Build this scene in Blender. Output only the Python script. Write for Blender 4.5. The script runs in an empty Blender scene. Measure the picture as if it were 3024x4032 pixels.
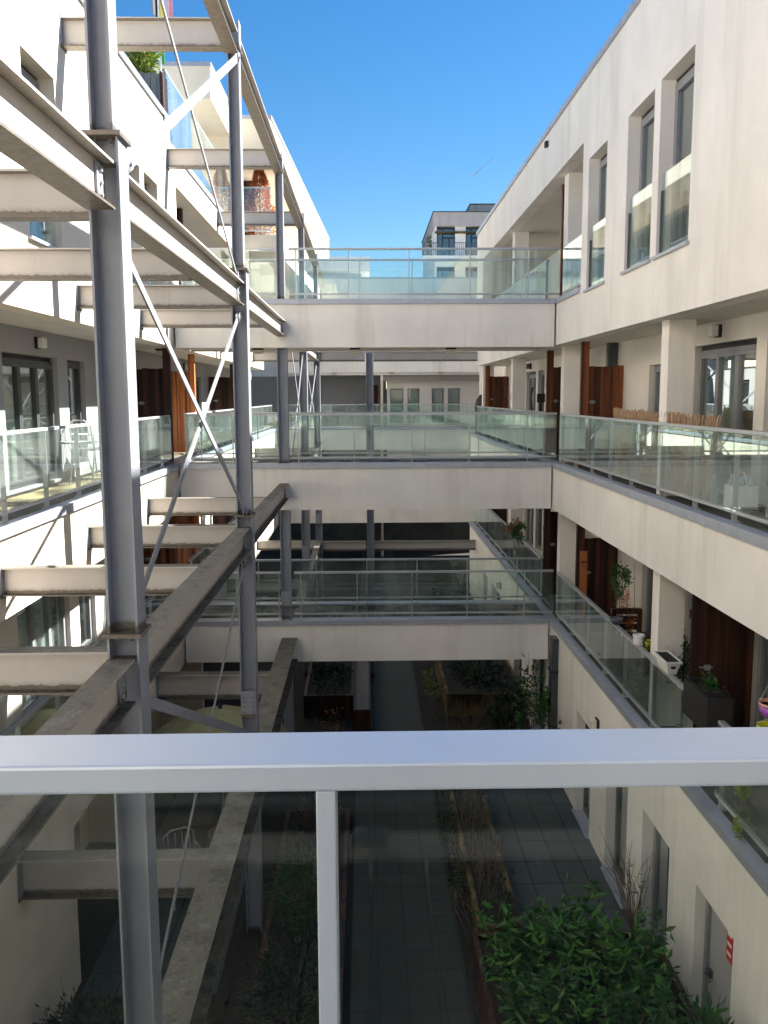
import bpy, math, random
from mathutils import Vector, Matrix
random.seed(7)
SC = bpy.context.scene
COL = SC.collection
ZO = 6.8                                   # all heights below are given from eye level; the courtyard floor is z = 0
# ------------------------------------------------------------------ camera
cam_d = bpy.data.cameras.new('camera'); cam = bpy.data.objects.new('camera', cam_d); COL.objects.link(cam); SC.camera = cam
Fpx = 3500.0
v1 = Vector((1440 - 1512, 1558 - 2016, Fpx)).normalized()
v2 = Vector((124, 29534, Fpx)); v2 = (v2 - v1 * v2.dot(v1)).normalized()
v3 = v2.cross(v1).normalized()
# rows of R: camera right / down / forward in world axes
rt = Vector((v3.x, v1.x, -v2.x)); dn = Vector((v3.y, v1.y, -v2.y)); fw = Vector((v3.z, v1.z, -v2.z))
cam.matrix_world = Matrix(((rt.x, -dn.x, -fw.x, 0), (rt.y, -dn.y, -fw.y, 0), (rt.z, -dn.z, -fw.z, ZO), (0, 0, 0, 1)))
cam_d.sensor_fit = 'VERTICAL'; cam_d.sensor_height = 36; cam_d.lens = 36 * Fpx / 4032
cam_d.clip_start = 0.05; cam_d.clip_end = 20000
SC.render.resolution_x, SC.render.resolution_y = 768, 1024
# ------------------------------------------------------------------ world, sun, exposure
SUNV = Vector((1.0, 0.34, 1.12)).normalized()
EL = math.asin(SUNV.z); AZ = math.atan2(SUNV.x, SUNV.y)
W = bpy.data.worlds.new('World'); SC.world = W; W.use_nodes = True
nt = W.node_tree; bg = nt.nodes['Background']
sky = nt.nodes.new('ShaderNodeTexSky'); sky.sky_type = 'NISHITA'; sky.sun_disc = False
sky.sun_elevation = EL; sky.sun_rotation = AZ; sky.air_density = 1.0; sky.dust_density = 0.25; sky.ozone_density = 2.2
hs = nt.nodes.new('ShaderNodeHueSaturation'); hs.inputs['Saturation'].default_value = 1.38; hs.inputs['Value'].default_value = .68; nt.links.new(sky.outputs[0], hs.inputs['Color']); nt.links.new(hs.outputs[0], bg.inputs[0]); bg.inputs[1].default_value = 0.05
sl = bpy.data.lights.new('sun', 'SUN'); sl.energy = 5.0; sl.angle = math.radians(0.6); sl.color = (1, 0.95, 0.87)
sun = bpy.data.objects.new('sun', sl); COL.objects.link(sun); sun.rotation_euler = (-SUNV).to_track_quat('-Z', 'Y').to_euler()
sun.location = (20, 10, 40)
SC.view_settings.view_transform = 'Standard'; SC.view_settings.look = 'None'
SC.view_settings.exposure = 2.4; SC.view_settings.gamma = 1.0
SC.cycles.max_bounces = 10; SC.cycles.diffuse_bounces = 8; SC.cycles.glossy_bounces = 5
SC.cycles.transparent_max_bounces = 48; SC.cycles.use_denoising = True
SC.cycles.caustics_reflective = False; SC.cycles.caustics_refractive = False

# ------------------------------------------------------------------ materials
def new_mat(n):
    m = bpy.data.materials.new(n); m.use_nodes = True
    return m, m.node_tree, m.node_tree.nodes['Principled BSDF']
def noise(nt, scale, detail=4, stretch=(1, 1, 1), rough=.6):
    tc = nt.nodes.new('ShaderNodeTexCoord'); mp = nt.nodes.new('ShaderNodeMapping'); mp.inputs['Scale'].default_value = stretch
    geo = nt.nodes.new('ShaderNodeNewGeometry')
    nt.links.new(geo.outputs['Position'], mp.inputs[0])
    n = nt.nodes.new('ShaderNodeTexNoise'); n.inputs['Scale'].default_value = scale; n.inputs['Detail'].default_value = detail
    n.inputs['Roughness'].default_value = rough
    nt.links.new(mp.outputs[0], n.inputs['Vector']); nt.nodes.remove(tc)
    return n
def ramp(nt, src, pts):
    r = nt.nodes.new('ShaderNodeValToRGB'); cr = r.color_ramp
    while len(cr.elements) > 1: cr.elements.remove(cr.elements[-1])
    for i, (p, c) in enumerate(pts):
        e = cr.elements[0] if i == 0 else cr.elements.new(p)
        e.position = p; e.color = (*c, 1) if len(c) == 3 else c
    nt.links.new(src, r.inputs[0]); return r
def mix(nt, fac, a, b, mode='MIX'):
    m = nt.nodes.new('ShaderNodeMix'); m.data_type = 'RGBA'; m.blend_type = mode
    for s, v in ((m.inputs[0], fac), (m.inputs[6], a), (m.inputs[7], b)):
        if isinstance(v, (int, float)): s.default_value = v
        elif isinstance(v, tuple): s.default_value = (*v, 1)
        else: nt.links.new(v, s)
    return m.outputs[2]
def bump(nt, p, h, st=.2, dist=.01):
    b = nt.nodes.new('ShaderNodeBump'); b.inputs['Strength'].default_value = st; b.inputs['Distance'].default_value = dist
    nt.links.new(h, b.inputs['Height']); nt.links.new(b.outputs[0], p.inputs['Normal'])
def plain(n, c, rough=.6, metal=0., var=.15, scale=6, spec=.5, stretch=(1, 1, 1), bmp=0):
    m, t, p = new_mat(n)
    ns = noise(t, scale, 5, stretch)
    lo = tuple(x * (1 - var) for x in c); hi = tuple(min(1, x * (1 + var)) for x in c)
    r = ramp(t, ns.outputs[0], [(.3, lo), (.7, hi)])
    t.links.new(r.outputs[0], p.inputs['Base Color'])
    p.inputs['Roughness'].default_value = rough; p.inputs['Metallic'].default_value = metal
    p.inputs['Specular IOR Level'].default_value = spec
    if bmp: bump(t, p, ns.outputs[0], bmp)
    return m
def plaster(n, c, dirt=.35, streak=.5):
    m, t, p = new_mat(n)
    big = noise(t, .9, 4); fine = noise(t, 60, 3); stk = noise(t, 2.2, 5, (1, 1, .09), .65)
    base = ramp(t, big.outputs[0], [(.3, tuple(x * .89 for x in c)), (.7, tuple(min(1, x * 1.03) for x in c))]).outputs[0]
    sm = ramp(t, stk.outputs[0], [(.52, (0, 0, 0)), (.78, (streak,) * 3)]).outputs[0]
    o = mix(t, sm, base, (c[0] * .62, c[1] * .62, c[2] * .6))
    dr = noise(t, 11, 4, (1, 1, .045), .6); ar = noise(t, .7, 3)
    dm = mix(t, 1.0, ramp(t, dr.outputs[0], [(.56, (0, 0, 0)), (.72, (.55,) * 3)]).outputs[0], ramp(t, ar.outputs[0], [(.48, (0, 0, 0)), (.66, (streak,) * 3)]).outputs[0], 'MULTIPLY')
    o = mix(t, dm, o, (c[0] * .5, c[1] * .48, c[2] * .43))
    o = mix(t, 1.0, o, ramp(t, fine.outputs[0], [(.3, (.94,) * 3), (.7, (1, 1, 1))]).outputs[0], 'MULTIPLY')
    t.links.new(o, p.inputs['Base Color']); p.inputs['Roughness'].default_value = .9
    p.inputs['Specular IOR Level'].default_value = .2
    bump(t, p, fine.outputs[0], .12, .004)
    return m
def steel(n, c, moss=.85):
    m, t, p = new_mat(n)
    big = noise(t, 3, 5); fine = noise(t, 17, 8, (1, 1, 1), .75); st = noise(t, 4, 5, (1, 1, .12), .7)
    col = ramp(t, big.outputs[0], [(.3, tuple(x * .92 for x in c)), (.7, tuple(x * 1.05 for x in c))]).outputs[0]
    sf = ramp(t, st.outputs[0], [(.6, (0, 0, 0)), (.8, (.35,) * 3)]).outputs[0]
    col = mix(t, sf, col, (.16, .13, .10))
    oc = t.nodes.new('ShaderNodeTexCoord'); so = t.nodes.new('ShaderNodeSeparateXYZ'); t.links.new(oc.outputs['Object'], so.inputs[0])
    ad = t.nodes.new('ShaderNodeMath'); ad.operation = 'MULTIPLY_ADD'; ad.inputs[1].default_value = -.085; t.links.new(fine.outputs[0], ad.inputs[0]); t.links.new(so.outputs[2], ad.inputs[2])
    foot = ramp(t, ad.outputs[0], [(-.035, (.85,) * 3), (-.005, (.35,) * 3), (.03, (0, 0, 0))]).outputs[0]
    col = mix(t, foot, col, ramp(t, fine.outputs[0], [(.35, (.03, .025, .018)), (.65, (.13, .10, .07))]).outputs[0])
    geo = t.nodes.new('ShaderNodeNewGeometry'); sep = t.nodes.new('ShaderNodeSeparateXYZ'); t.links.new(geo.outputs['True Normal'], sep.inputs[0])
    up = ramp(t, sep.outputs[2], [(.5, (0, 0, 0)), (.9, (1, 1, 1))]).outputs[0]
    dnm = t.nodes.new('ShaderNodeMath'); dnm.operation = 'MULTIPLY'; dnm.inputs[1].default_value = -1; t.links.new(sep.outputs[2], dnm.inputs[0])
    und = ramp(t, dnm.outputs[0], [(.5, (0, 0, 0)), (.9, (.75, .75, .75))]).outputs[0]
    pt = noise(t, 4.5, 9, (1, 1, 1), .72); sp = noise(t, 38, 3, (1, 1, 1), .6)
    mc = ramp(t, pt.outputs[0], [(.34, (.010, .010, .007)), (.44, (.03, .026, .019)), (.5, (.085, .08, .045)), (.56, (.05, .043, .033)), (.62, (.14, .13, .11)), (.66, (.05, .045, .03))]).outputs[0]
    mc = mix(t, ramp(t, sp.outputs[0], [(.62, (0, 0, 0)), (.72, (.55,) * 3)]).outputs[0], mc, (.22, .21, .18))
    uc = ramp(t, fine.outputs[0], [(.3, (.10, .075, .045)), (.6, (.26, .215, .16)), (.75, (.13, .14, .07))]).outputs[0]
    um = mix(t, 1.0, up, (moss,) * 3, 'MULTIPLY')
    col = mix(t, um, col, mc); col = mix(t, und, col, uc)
    t.links.new(col, p.inputs['Base Color']); rg = ramp(t, up, [(0, (.45,) * 3), (1, (.95,) * 3)]); t.links.new(rg.outputs[0], p.inputs['Roughness'])
    bump(t, p, fine.outputs[0], .3, .008)
    return m
def wood(n, c, dark=.4, scale=1.0, axis='z', rough=.55):
    m, t, p = new_mat(n)
    s = {'z': (14, 14, .8), 'y': (14, .8, 14), 'x': (.8, 14, 14)}[axis]
    g = noise(t, 1.6 * scale, 6, s, .65); pl = noise(t, 2.0, 1, (5.2, 5.2, 0.02) if axis == 'z' else (1, 1, 1)); kn = noise(t, 7, 2)
    col = ramp(t, g.outputs[0], [(.25, tuple(x * dark for x in c)), (.6, c), (.8, tuple(min(1, x * 1.35) for x in c))]).outputs[0]
    col = mix(t, 1.0, col, ramp(t, pl.outputs[0], [(.36, (.28, .26, .25)), (.5, (.8, .78, .75)), (.62, (1.5, 1.35, 1.15))]).outputs[0], 'MULTIPLY')
    col = mix(t, ramp(t, kn.outputs[0], [(.7, (0, 0, 0)), (.78, (.8,) * 3)]).outputs[0], col, tuple(x * .2 for x in c))
    t.links.new(col, p.inputs['Base Color']); p.inputs['Roughness'].default_value = rough
    p.inputs['Specular IOR Level'].default_value = .3
    bump(t, p, g.outputs[0], .2, .004)
    return m
def glass(n, tint, refl=1.0, dirt=.05, base=.03):
    m, t, p = new_mat(n); t.nodes.remove(p); out = t.nodes['Material Output']
    tr = t.nodes.new('ShaderNodeBsdfTransparent'); tr.inputs[0].default_value = (*tint, 1)
    gl = t.nodes.new('ShaderNodeBsdfGlossy'); gl.inputs['Roughness'].default_value = .0; gl.inputs[0].default_value = (.95, 1, .98, 1)
    lw = t.nodes.new('ShaderNodeLayerWeight'); lw.inputs[0].default_value = .5
    pw = t.nodes.new('ShaderNodeMath'); pw.operation = 'POWER'; pw.inputs[1].default_value = 4.2; t.links.new(lw.outputs['Facing'], pw.inputs[0])
    fr = t.nodes.new('ShaderNodeMath'); fr.operation = 'MULTIPLY_ADD'; fr.inputs[1].default_value = .9; fr.inputs[2].default_value = .04; t.links.new(pw.outputs[0], fr.inputs[0])
    mu = t.nodes.new('ShaderNodeMath'); mu.operation = 'MULTIPLY_ADD'; mu.inputs[1].default_value = refl; mu.inputs[2].default_value = base; mu.use_clamp = True
    t.links.new(fr.outputs[0], mu.inputs[0])
    mx = t.nodes.new('ShaderNodeMixShader'); t.links.new(mu.outputs[0], mx.inputs[0]); t.links.new(tr.outputs[0], mx.inputs[1]); t.links.new(gl.outputs[0], mx.inputs[2])
    df = t.nodes.new('ShaderNodeBsdfDiffuse'); df.inputs[0].default_value = (.6, .66, .64, 1)
    ns = noise(t, 1.4, 5, (1, 1, .25)); r = ramp(t, ns.outputs[0], [(.35, (0, 0, 0)), (.8, (dirt * 2,) * 3)])
    m2 = t.nodes.new('ShaderNodeMixShader'); t.links.new(r.outputs[0], m2.inputs[0]); t.links.new(mx.outputs[0], m2.inputs[1]); t.links.new(df.outputs[0], m2.inputs[2])
    t.links.new(m2.outputs[0], out.inputs[0]); return m
def leafmat(n, c, c2, trans=.25):
    m, t, p = new_mat(n)
    oi = noise(t, 5, 3); hi = noise(t, 40, 2)
    col = ramp(t, oi.outputs[0], [(.3, c), (.7, c2)]).outputs[0]
    t.links.new(col, p.inputs['Base Color']); p.inputs['Roughness'].default_value = .5
    out = t.nodes['Material Output']; tl = t.nodes.new('ShaderNodeBsdfTranslucent'); t.links.new(col, tl.inputs[0])
    ms = t.nodes.new('ShaderNodeMixShader'); ms.inputs[0].default_value = trans
    t.links.new(p.outputs[0], ms.inputs[1]); t.links.new(tl.outputs[0], ms.inputs[2]); t.links.new(ms.outputs[0], out.inputs[0])
    return m
def paving(n, c, sx, sy, ox=0., oy=0.):
    m, t, p = new_mat(n)
    geo = t.nodes.new('ShaderNodeNewGeometry'); mp = t.nodes.new('ShaderNodeMapping'); t.links.new(geo.outputs['Position'], mp.inputs[0])
    mp.inputs['Location'].default_value = (-ox, -oy, 0)
    br = t.nodes.new('ShaderNodeTexBrick'); br.offset = 0; br.squash = 1; br.inputs['Scale'].default_value = 1
    br.inputs['Mortar Size'].default_value = .011; br.inputs['Brick Width'].default_value = sx; br.inputs['Row Height'].default_value = sy
    br.inputs['Mortar Smooth'].default_value = .1
    br.inputs['Color1'].default_value = (*c, 1); br.inputs['Color2'].default_value = (c[0] * .78, c[1] * .8, c[2] * .78, 1); br.inputs['Mortar'].default_value = (.008, .008, .008, 1)
    t.links.new(mp.outputs[0], br.inputs[0])
    al = noise(t, 1.6, 6, (1, 1, 1), .7); fn = noise(t, 30, 4)
    col = mix(t, ramp(t, al.outputs[0], [(.45, (0, 0, 0)), (.75, (.8,) * 3)]).outputs[0], br.outputs[0], (c[0] * .8, c[1] * 1.0, c[2] * .5))
    col = mix(t, 1.0, col, ramp(t, fn.outputs[0], [(.3, (.8,) * 3), (.7, (1.15,) * 3)]).outputs[0], 'MULTIPLY')
    t.links.new(col, p.inputs['Base Color']); p.inputs['Roughness'].default_value = .75
    bump(t, p, br.outputs['Fac'], -.4, .006)
    return m
M = {
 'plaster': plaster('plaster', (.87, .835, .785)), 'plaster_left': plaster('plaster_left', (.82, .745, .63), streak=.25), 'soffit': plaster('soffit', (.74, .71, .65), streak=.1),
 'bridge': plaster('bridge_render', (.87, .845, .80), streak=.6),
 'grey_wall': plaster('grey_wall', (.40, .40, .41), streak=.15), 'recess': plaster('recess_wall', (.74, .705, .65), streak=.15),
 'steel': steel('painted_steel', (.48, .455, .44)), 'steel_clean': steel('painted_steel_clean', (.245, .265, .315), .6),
 'coping': plain('coping_metal', (.40, .43, .50), .42, .35, .1, 5), 'rail': plain('rail_metal', (.46, .48, .50), .38, .45, .08, 8),
 'near_rail': plain('near_rail_metal', (.47, .54, .64), .33, .25, .05, 3), 'coping_dark': plain('gutter_felt', (.07, .07, .06), .8, 0, .4, 9),
 'frame': plain('window_frame', (.25, .26, .28), .4, .2, .08), 'frame_dark': plain('dark_frame', (.055, .065, .07), .45, .1, .1), 'black': plain('black', (.012, .012, .014), .6, 0, .2),
 'white': plain('white_paint', (.78, .78, .76), .45, 0, .05), 'lamp': plain('lamp_plastic', (.66, .63, .52), .35, 0, .05),
 'redwood': wood('stained_wood', (.17, .056, .021)), 'redwood_light': wood('lighter_wood', (.40, .15, .055)), 'darkwood': wood('dark_wood', (.055, .02, .012)),  # redwood_light is a lighter, more orange wood than redwood
 'grey_deck': wood('deck_boards', (.15, .145, .14), .6, 1, 'y', .8), 'teak': wood('terrace_boards', (.42, .34, .22), .7, 1, 'y', .8), 'sleeper': wood('planter_timber', (.13, .10, .045), .5, 1, 'y', .85),
 'glass': glass('rail_glass', (.925, .975, .965), 1.25, .06, .02), 'near_glass': glass('near_glass', (.95, .982, .975), .5, .003, .0), 'guard_glass': glass('guard_glass', (.90, .95, .95), .55, .02, .0), 'pane': glass('window_pane', (.82, .88, .87), 1.6, .02, .07),
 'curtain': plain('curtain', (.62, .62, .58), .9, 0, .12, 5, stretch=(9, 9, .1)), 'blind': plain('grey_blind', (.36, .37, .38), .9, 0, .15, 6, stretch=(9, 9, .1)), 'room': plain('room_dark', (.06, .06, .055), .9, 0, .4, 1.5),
 'pave': paving('path_paving', (.022, .030, .029), .335, .36, .11, .06), 'patio': paving('patio_paving', (.05, .066, .078), .40, .60, 1.9, .2),
 'soil': plain('soil', (.011, .009, .007), .95, 0, .5, 20, bmp=.5), 'gravel': plain('gravel', (.16, .16, .155), .9, 0, .5, 30, bmp=.6),
 'leaf': leafmat('leaf_green', (.010, .055, .010), (.035, .13, .022)), 'leaf_fresh': leafmat('leaf_fresh', (.03, .14, .02), (.10, .27, .04), .35), 'leaf_lime': leafmat('leaf_lime', (.12, .2, .03), (.3, .38, .07), .4), 'leaf_brown': leafmat('leaf_rust', (.40, .12, .04), (.60, .24, .08), .3),
 'leaf_dark': leafmat('leaf_dark', (.009, .024, .010), (.022, .05, .018)), 'leaf_dry': leafmat('leaf_dry', (.16, .09, .04), (.25, .15, .07)), 'twig': plain('twig', (.14, .10, .07), .8, 0, .3, 9),
 'cane': plain('cane_reed', (.42, .28, .17), .7, 0, .45, 30, stretch=(3, 3, .3)), 'pink': plain('pink_pot', (.75, .35, .30), .4), 'purple': plain('purple_pot', (.38, .10, .50), .35), 'yellow': plain('yellow_pot', (.62, .62, .03), .35), 'orange': plain('orange_pot', (.85, .20, .03), .35),
 'canvas': plain('parasol_canvas', (.21, .215, .12), .85, 0, .12), 'water': plain('clear_plastic', (.35, .45, .52), .15, 0, .3, 30), 'lime': plain('lime_plastic', (.30, .55, .18), .4), 'red': plain('red_sign', (.6, .03, .02), .5),
 'flag_y': plain('flag_yellow', (.85, .65, .03), .8), 'flag_p': plain('flag_pink', (.8, .25, .3), .8), 'flag_w': plain('flag_white', (.8, .8, .85), .8), 'flag_g': plain('flag_green', (.05, .35, .12), .8),
 'concrete_old': plaster('old_concrete', (.47, .44, .43), streak=.8), 'tub': plain('tub_grey', (.10, .11, .12), .5),
}
def smudged(m):
    t = m.node_tree; p = t.nodes['Principled BSDF']; src = p.inputs['Base Color'].links[0].from_socket
    sp = noise(t, 260, 2); sm = noise(t, 7, 6, (1, 3, 1), .7)
    col = mix(t, ramp(t, sp.outputs[0], [(.68, (0, 0, 0)), (.76, (.0,) * 3)]).outputs[0], src, (.2, .2, .2))
    t.links.new(col, p.inputs['Base Color']); t.links.new(ramp(t, sm.outputs[0], [(.35, (.31,) * 3), (.7, (.36,) * 3)]).outputs[0], p.inputs['Roughness'])
smudged(M['near_rail'])
# ------------------------------------------------------------------ mesh helpers
WL = {}
def link(o, parent, origin):
    o.location = origin
    if parent is not None:
        o.parent = parent; o.location = Vector(origin) - WL[parent.name]
    WL[o.name] = Vector(origin); COL.objects.link(o)
class MB:
    def __init__(s): s.v = []; s.f = []
    def poly(s, pts):
        n = len(s.v); s.v += [tuple(p) for p in pts]; s.f.append(tuple(range(n, n + len(pts)))); return s
    def box(s, x0, x1, y0, y1, z0, z1):
        x0, x1 = sorted((x0, x1)); y0, y1 = sorted((y0, y1)); z0, z1 = sorted((z0, z1)); n = len(s.v)
        s.v += [(x0, y0, z0), (x1, y0, z0), (x1, y1, z0), (x0, y1, z0), (x0, y0, z1), (x1, y0, z1), (x1, y1, z1), (x0, y1, z1)]
        s.f += [(n, n + 3, n + 2, n + 1), (n + 4, n + 5, n + 6, n + 7), (n, n + 1, n + 5, n + 4), (n + 1, n + 2, n + 6, n + 5), (n + 2, n + 3, n + 7, n + 6), (n + 3, n, n + 4, n + 7)]
        return s
    def hexa(s, a, b):                       # two quads (4 corners each) joined
        n = len(s.v); s.v += [tuple(p) for p in a] + [tuple(p) for p in b]
        s.f += [(n + 3, n + 2, n + 1, n), (n + 4, n + 5, n + 6, n + 7)] + [(n + i, n + (i + 1) % 4, n + 4 + (i + 1) % 4, n + 4 + i) for i in range(4)]
        return s
    def bar(s, p, q, w, h, side=None):       # w along side, h along the third axis
        p = Vector(p); q = Vector(q); d = (q - p).normalized()
        sd = Vector(side) if side is not None else (d.cross(Vector((0, 0, 1))) if abs(d.z) < .99 else Vector((1, 0, 0)))
        sd = (sd - d * sd.dot(d)).normalized(); up = d.cross(sd).normalized()
        c = [(-1, -1), (1, -1), (1, 1), (-1, 1)]
        return s.hexa([p + sd * a * w / 2 + up * b * h / 2 for a, b in c], [q + sd * a * w / 2 + up * b * h / 2 for a, b in c])
    def tube(s, pts, r, n=8, r1=None):
        pts = [Vector(p) for p in pts]; base = len(s.v); m = len(pts)
        for i, p in enumerate(pts):
            d = (pts[min(i + 1, m - 1)] - pts[max(i - 1, 0)]).normalized()
            a = d.cross(Vector((0, 0, 1))) if abs(d.z) < .95 else d.cross(Vector((1, 0, 0)))
            a.normalize(); b = d.cross(a); rr = r if r1 is None else r + (r1 - r) * i / max(1, m - 1)
            for k in range(n):
                t = 2 * math.pi * k / n; s.v.append(tuple(p + a * math.cos(t) * rr + b * math.sin(t) * rr))
        for i in range(m - 1):
            for k in range(n):
                s.f.append((base + i * n + k, base + i * n + (k + 1) % n, base + (i + 1) * n + (k + 1) % n, base + (i + 1) * n + k))
        s.f.append(tuple(base + k for k in range(n))[::-1]); s.f.append(tuple(base + (m - 1) * n + k for k in range(n)))
        return s
    def lathe(s, c, prof, n=20, sx=1, sy=1):
        b = len(s.v)
        for r, z in prof:
            for k in range(n):
                t = 2 * math.pi * k / n; s.v.append((c[0] + r * sx * math.cos(t), c[1] + r * sy * math.sin(t), c[2] + z))
        for i in range(len(prof) - 1):
            for k in range(n):
                s.f.append((b + i * n + k, b + i * n + (k + 1) % n, b + (i + 1) * n + (k + 1) % n, b + (i + 1) * n + k))
        s.f.append(tuple(b + k for k in range(n))[::-1]); s.f.append(tuple(b + (len(prof) - 1) * n + k for k in range(n)))
        return s
    def leaf(s, c, d, size, wd=.4):
        d = Vector(d).normalized(); a = d.cross(Vector((random.uniform(-1, 1), random.uniform(-1, 1), random.uniform(-.2, 1)))).normalized()
        c = Vector(c); n = len(s.v); u = d.cross(a) * size * .12
        s.v += [tuple(c), tuple(c + d * size * .5 + a * size * wd / 2 + u), tuple(c + d * size), tuple(c + d * size * .5 - a * size * wd / 2 + u), tuple(c + d * size * .5 - u * .3)]
        s.f += [(n, n + 1, n + 4), (n + 1, n + 2, n + 4), (n + 2, n + 3, n + 4), (n + 3, n, n + 4)]
        return s
    def build(s, name, mat, parent=None, label=None, cat=None, group=None, kind=None, smooth=False, bevel=0):
        vs = [Vector((x, y, z + ZO)) for x, y, z in s.v]
        lo = [min(v[i] for v in vs) for i in range(3)]; hi = [max(v[i] for v in vs) for i in range(3)]
        og = Vector(((lo[0] + hi[0]) / 2, (lo[1] + hi[1]) / 2, lo[2]))
        me = bpy.data.meshes.new(name); me.from_pydata([v - og for v in vs], [], s.f); me.update()
        me.materials.append(M[mat] if isinstance(mat, str) else mat)
        if smooth:
            for p in me.polygons: p.use_smooth = True
        o = bpy.data.objects.new(name, me); link(o, parent, og)
        if bevel:
            bv = o.modifiers.new('bevel', 'BEVEL'); bv.width = bevel; bv.segments = 2; bv.limit_method = 'ANGLE'
        tag(o, label, cat, group, kind); return o
def tag(o, label=None, cat=None, group=None, kind=None):
    if label: o['label'] = label
    if cat: o['category'] = cat
    if group: o['group'] = group
    if kind: o['kind'] = kind
def thing(name, label, cat, loc, group=None):
    o = bpy.data.objects.new(name, None); o.empty_display_size = .2; link(o, None, Vector((loc[0], loc[1], loc[2] + ZO))); tag(o, label, cat, group, 'thing'); return o
def B(*a): return MB().box(*a)
def copy_tree(o, parent=None, off=None):
    c = o.copy(); COL.objects.link(c); c.parent = parent
    if off is not None: c.location = o.location + Vector(off)
    for ch in list(o.children):
        if ch.name not in CP: copy_tree(ch, c)
    return c
CP = set()
def wall_x(X, th, y0, y1, z0, z1, holes):
    """wall in a plane of constant x, outer face at X, thickness th (signed, away from the court), with rectangular holes"""
    mb = MB(); Xi = X + th
    ys = sorted({y0, y1, *[h[0] for h in holes], *[h[1] for h in holes]}); zs = sorted({z0, z1, *[h[2] for h in holes], *[h[3] for h in holes]})
    ys = [y for y in ys if y0 <= y <= y1]; zs = [z for z in zs if z0 <= z <= z1]
    inh = lambda y, z: any(h[0] < y < h[1] and h[2] < z < h[3] for h in holes)
    for i in range(len(ys) - 1):
        for j in range(len(zs) - 1):
            a, b, c, d = ys[i], ys[i + 1], zs[j], zs[j + 1]
            if inh((a + b) / 2, (c + d) / 2): continue
            mb.poly([(X, a, c), (X, b, c), (X, b, d), (X, a, d)]); mb.poly([(Xi, a, d), (Xi, b, d), (Xi, b, c), (Xi, a, c)])
    for h in holes:
        a, b, c, d = h[0], h[1], max(h[2], z0), min(h[3], z1)
        mb.poly([(X, a, c), (Xi, a, c), (Xi, a, d), (X, a, d)]); mb.poly([(X, b, d), (Xi, b, d), (Xi, b, c), (X, b, c)])
        if h[2] > z0: mb.poly([(X, a, c), (X, b, c), (Xi, b, c), (Xi, a, c)])
        if h[3] < z1: mb.poly([(X, a, d), (Xi, a, d), (Xi, b, d), (X, b, d)])
    mb.poly([(X, y0, z0), (X, y0, z1), (Xi, y0, z1), (Xi, y0, z0)]); mb.poly([(X, y1, z0), (Xi, y1, z0), (Xi, y1, z1), (X, y1, z1)])
    mb.poly([(X, y0, z1), (X, y1, z1), (Xi, y1, z1), (Xi, y0, z1)]); mb.poly([(X, y0, z0), (Xi, y0, z0), (Xi, y1, z0), (X, y1, z0)])
    return mb
# ------------------------------------------------------------------ glass railing, as one part with sub-parts
def railing(parent, p0, p1, zb, zt, posts, out, mat='glass', feet=True, name='railing', brk=None):
    """p0,p1 = (x,y); posts = distances along; out = unit vector towards the court"""
    a = Vector((*p0, 0)); b = Vector((*p1, 0)); d = (b - a).normalized(); L = (b - a).length; o = Vector((*out, 0))
    mb = MB()
    segs = [(0, L)] if not brk else [(0, brk[0]), (brk[1], L)]
    for s, e in segs:
        mb.bar(a + d * s + Vector((0, 0, zt - .018)), a + d * e + Vector((0, 0, zt - .018)), .058, .036, o)
        mb.bar(a + d * s + Vector((0, 0, zb + .10)), a + d * e + Vector((0, 0, zb + .10)), .045, .03, o)
    r = mb.build(name, 'rail', parent, bevel=.003)
    for t in posts:
        p = a + d * t; m = MB()
        m.bar(p + Vector((0, 0, zb)), p + Vector((0, 0, zt - .036)), .016, .05, d)
        if feet: m.bar(p - d * .05 + Vector((0, 0, zb + .006)), p + d * .05 + Vector((0, 0, zb + .006)), .09, .012, o)
        m.build('post', 'rail', r)
    ends = sorted([x for x in posts if 0 < x < L])
    ed = [0] + [x for x in ends if x > .25 and x < L - .2] + [L]
    for s, e in zip(ed[:-1], ed[1:]):
        if brk and s < brk[1] and e > brk[0]:
            for ss, ee in ((s, brk[0]), (brk[1], e)):
                if ee - ss > .06:
                    q0 = a + d * (ss + .008); q1 = a + d * (ee - .008)
                    MB().bar(q0 + o * .034 + Vector((0, 0, (zb + zt) / 2 + .05)), q1 + o * .034 + Vector((0, 0, (zb + zt) / 2 + .05)), .010, zt - zb - .16, o).build('glass_panel', mat, r)
            continue
        q0 = a + d * (s + .008); q1 = a + d * (e - .008); zc = (zb + .115 + zt - .037) / 2
        MB().bar(q0 + o * .034 + Vector((0, 0, zc)), q1 + o * .034 + Vector((0, 0, zc)), .010, zt - .037 - zb - .115, o).build('glass_panel', mat, r)
    return r
def spaced(a, b, st): 
    n = max(1, round((b - a) / st)); return [a + (b - a) * i / n for i in range(n + 1)]
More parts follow.
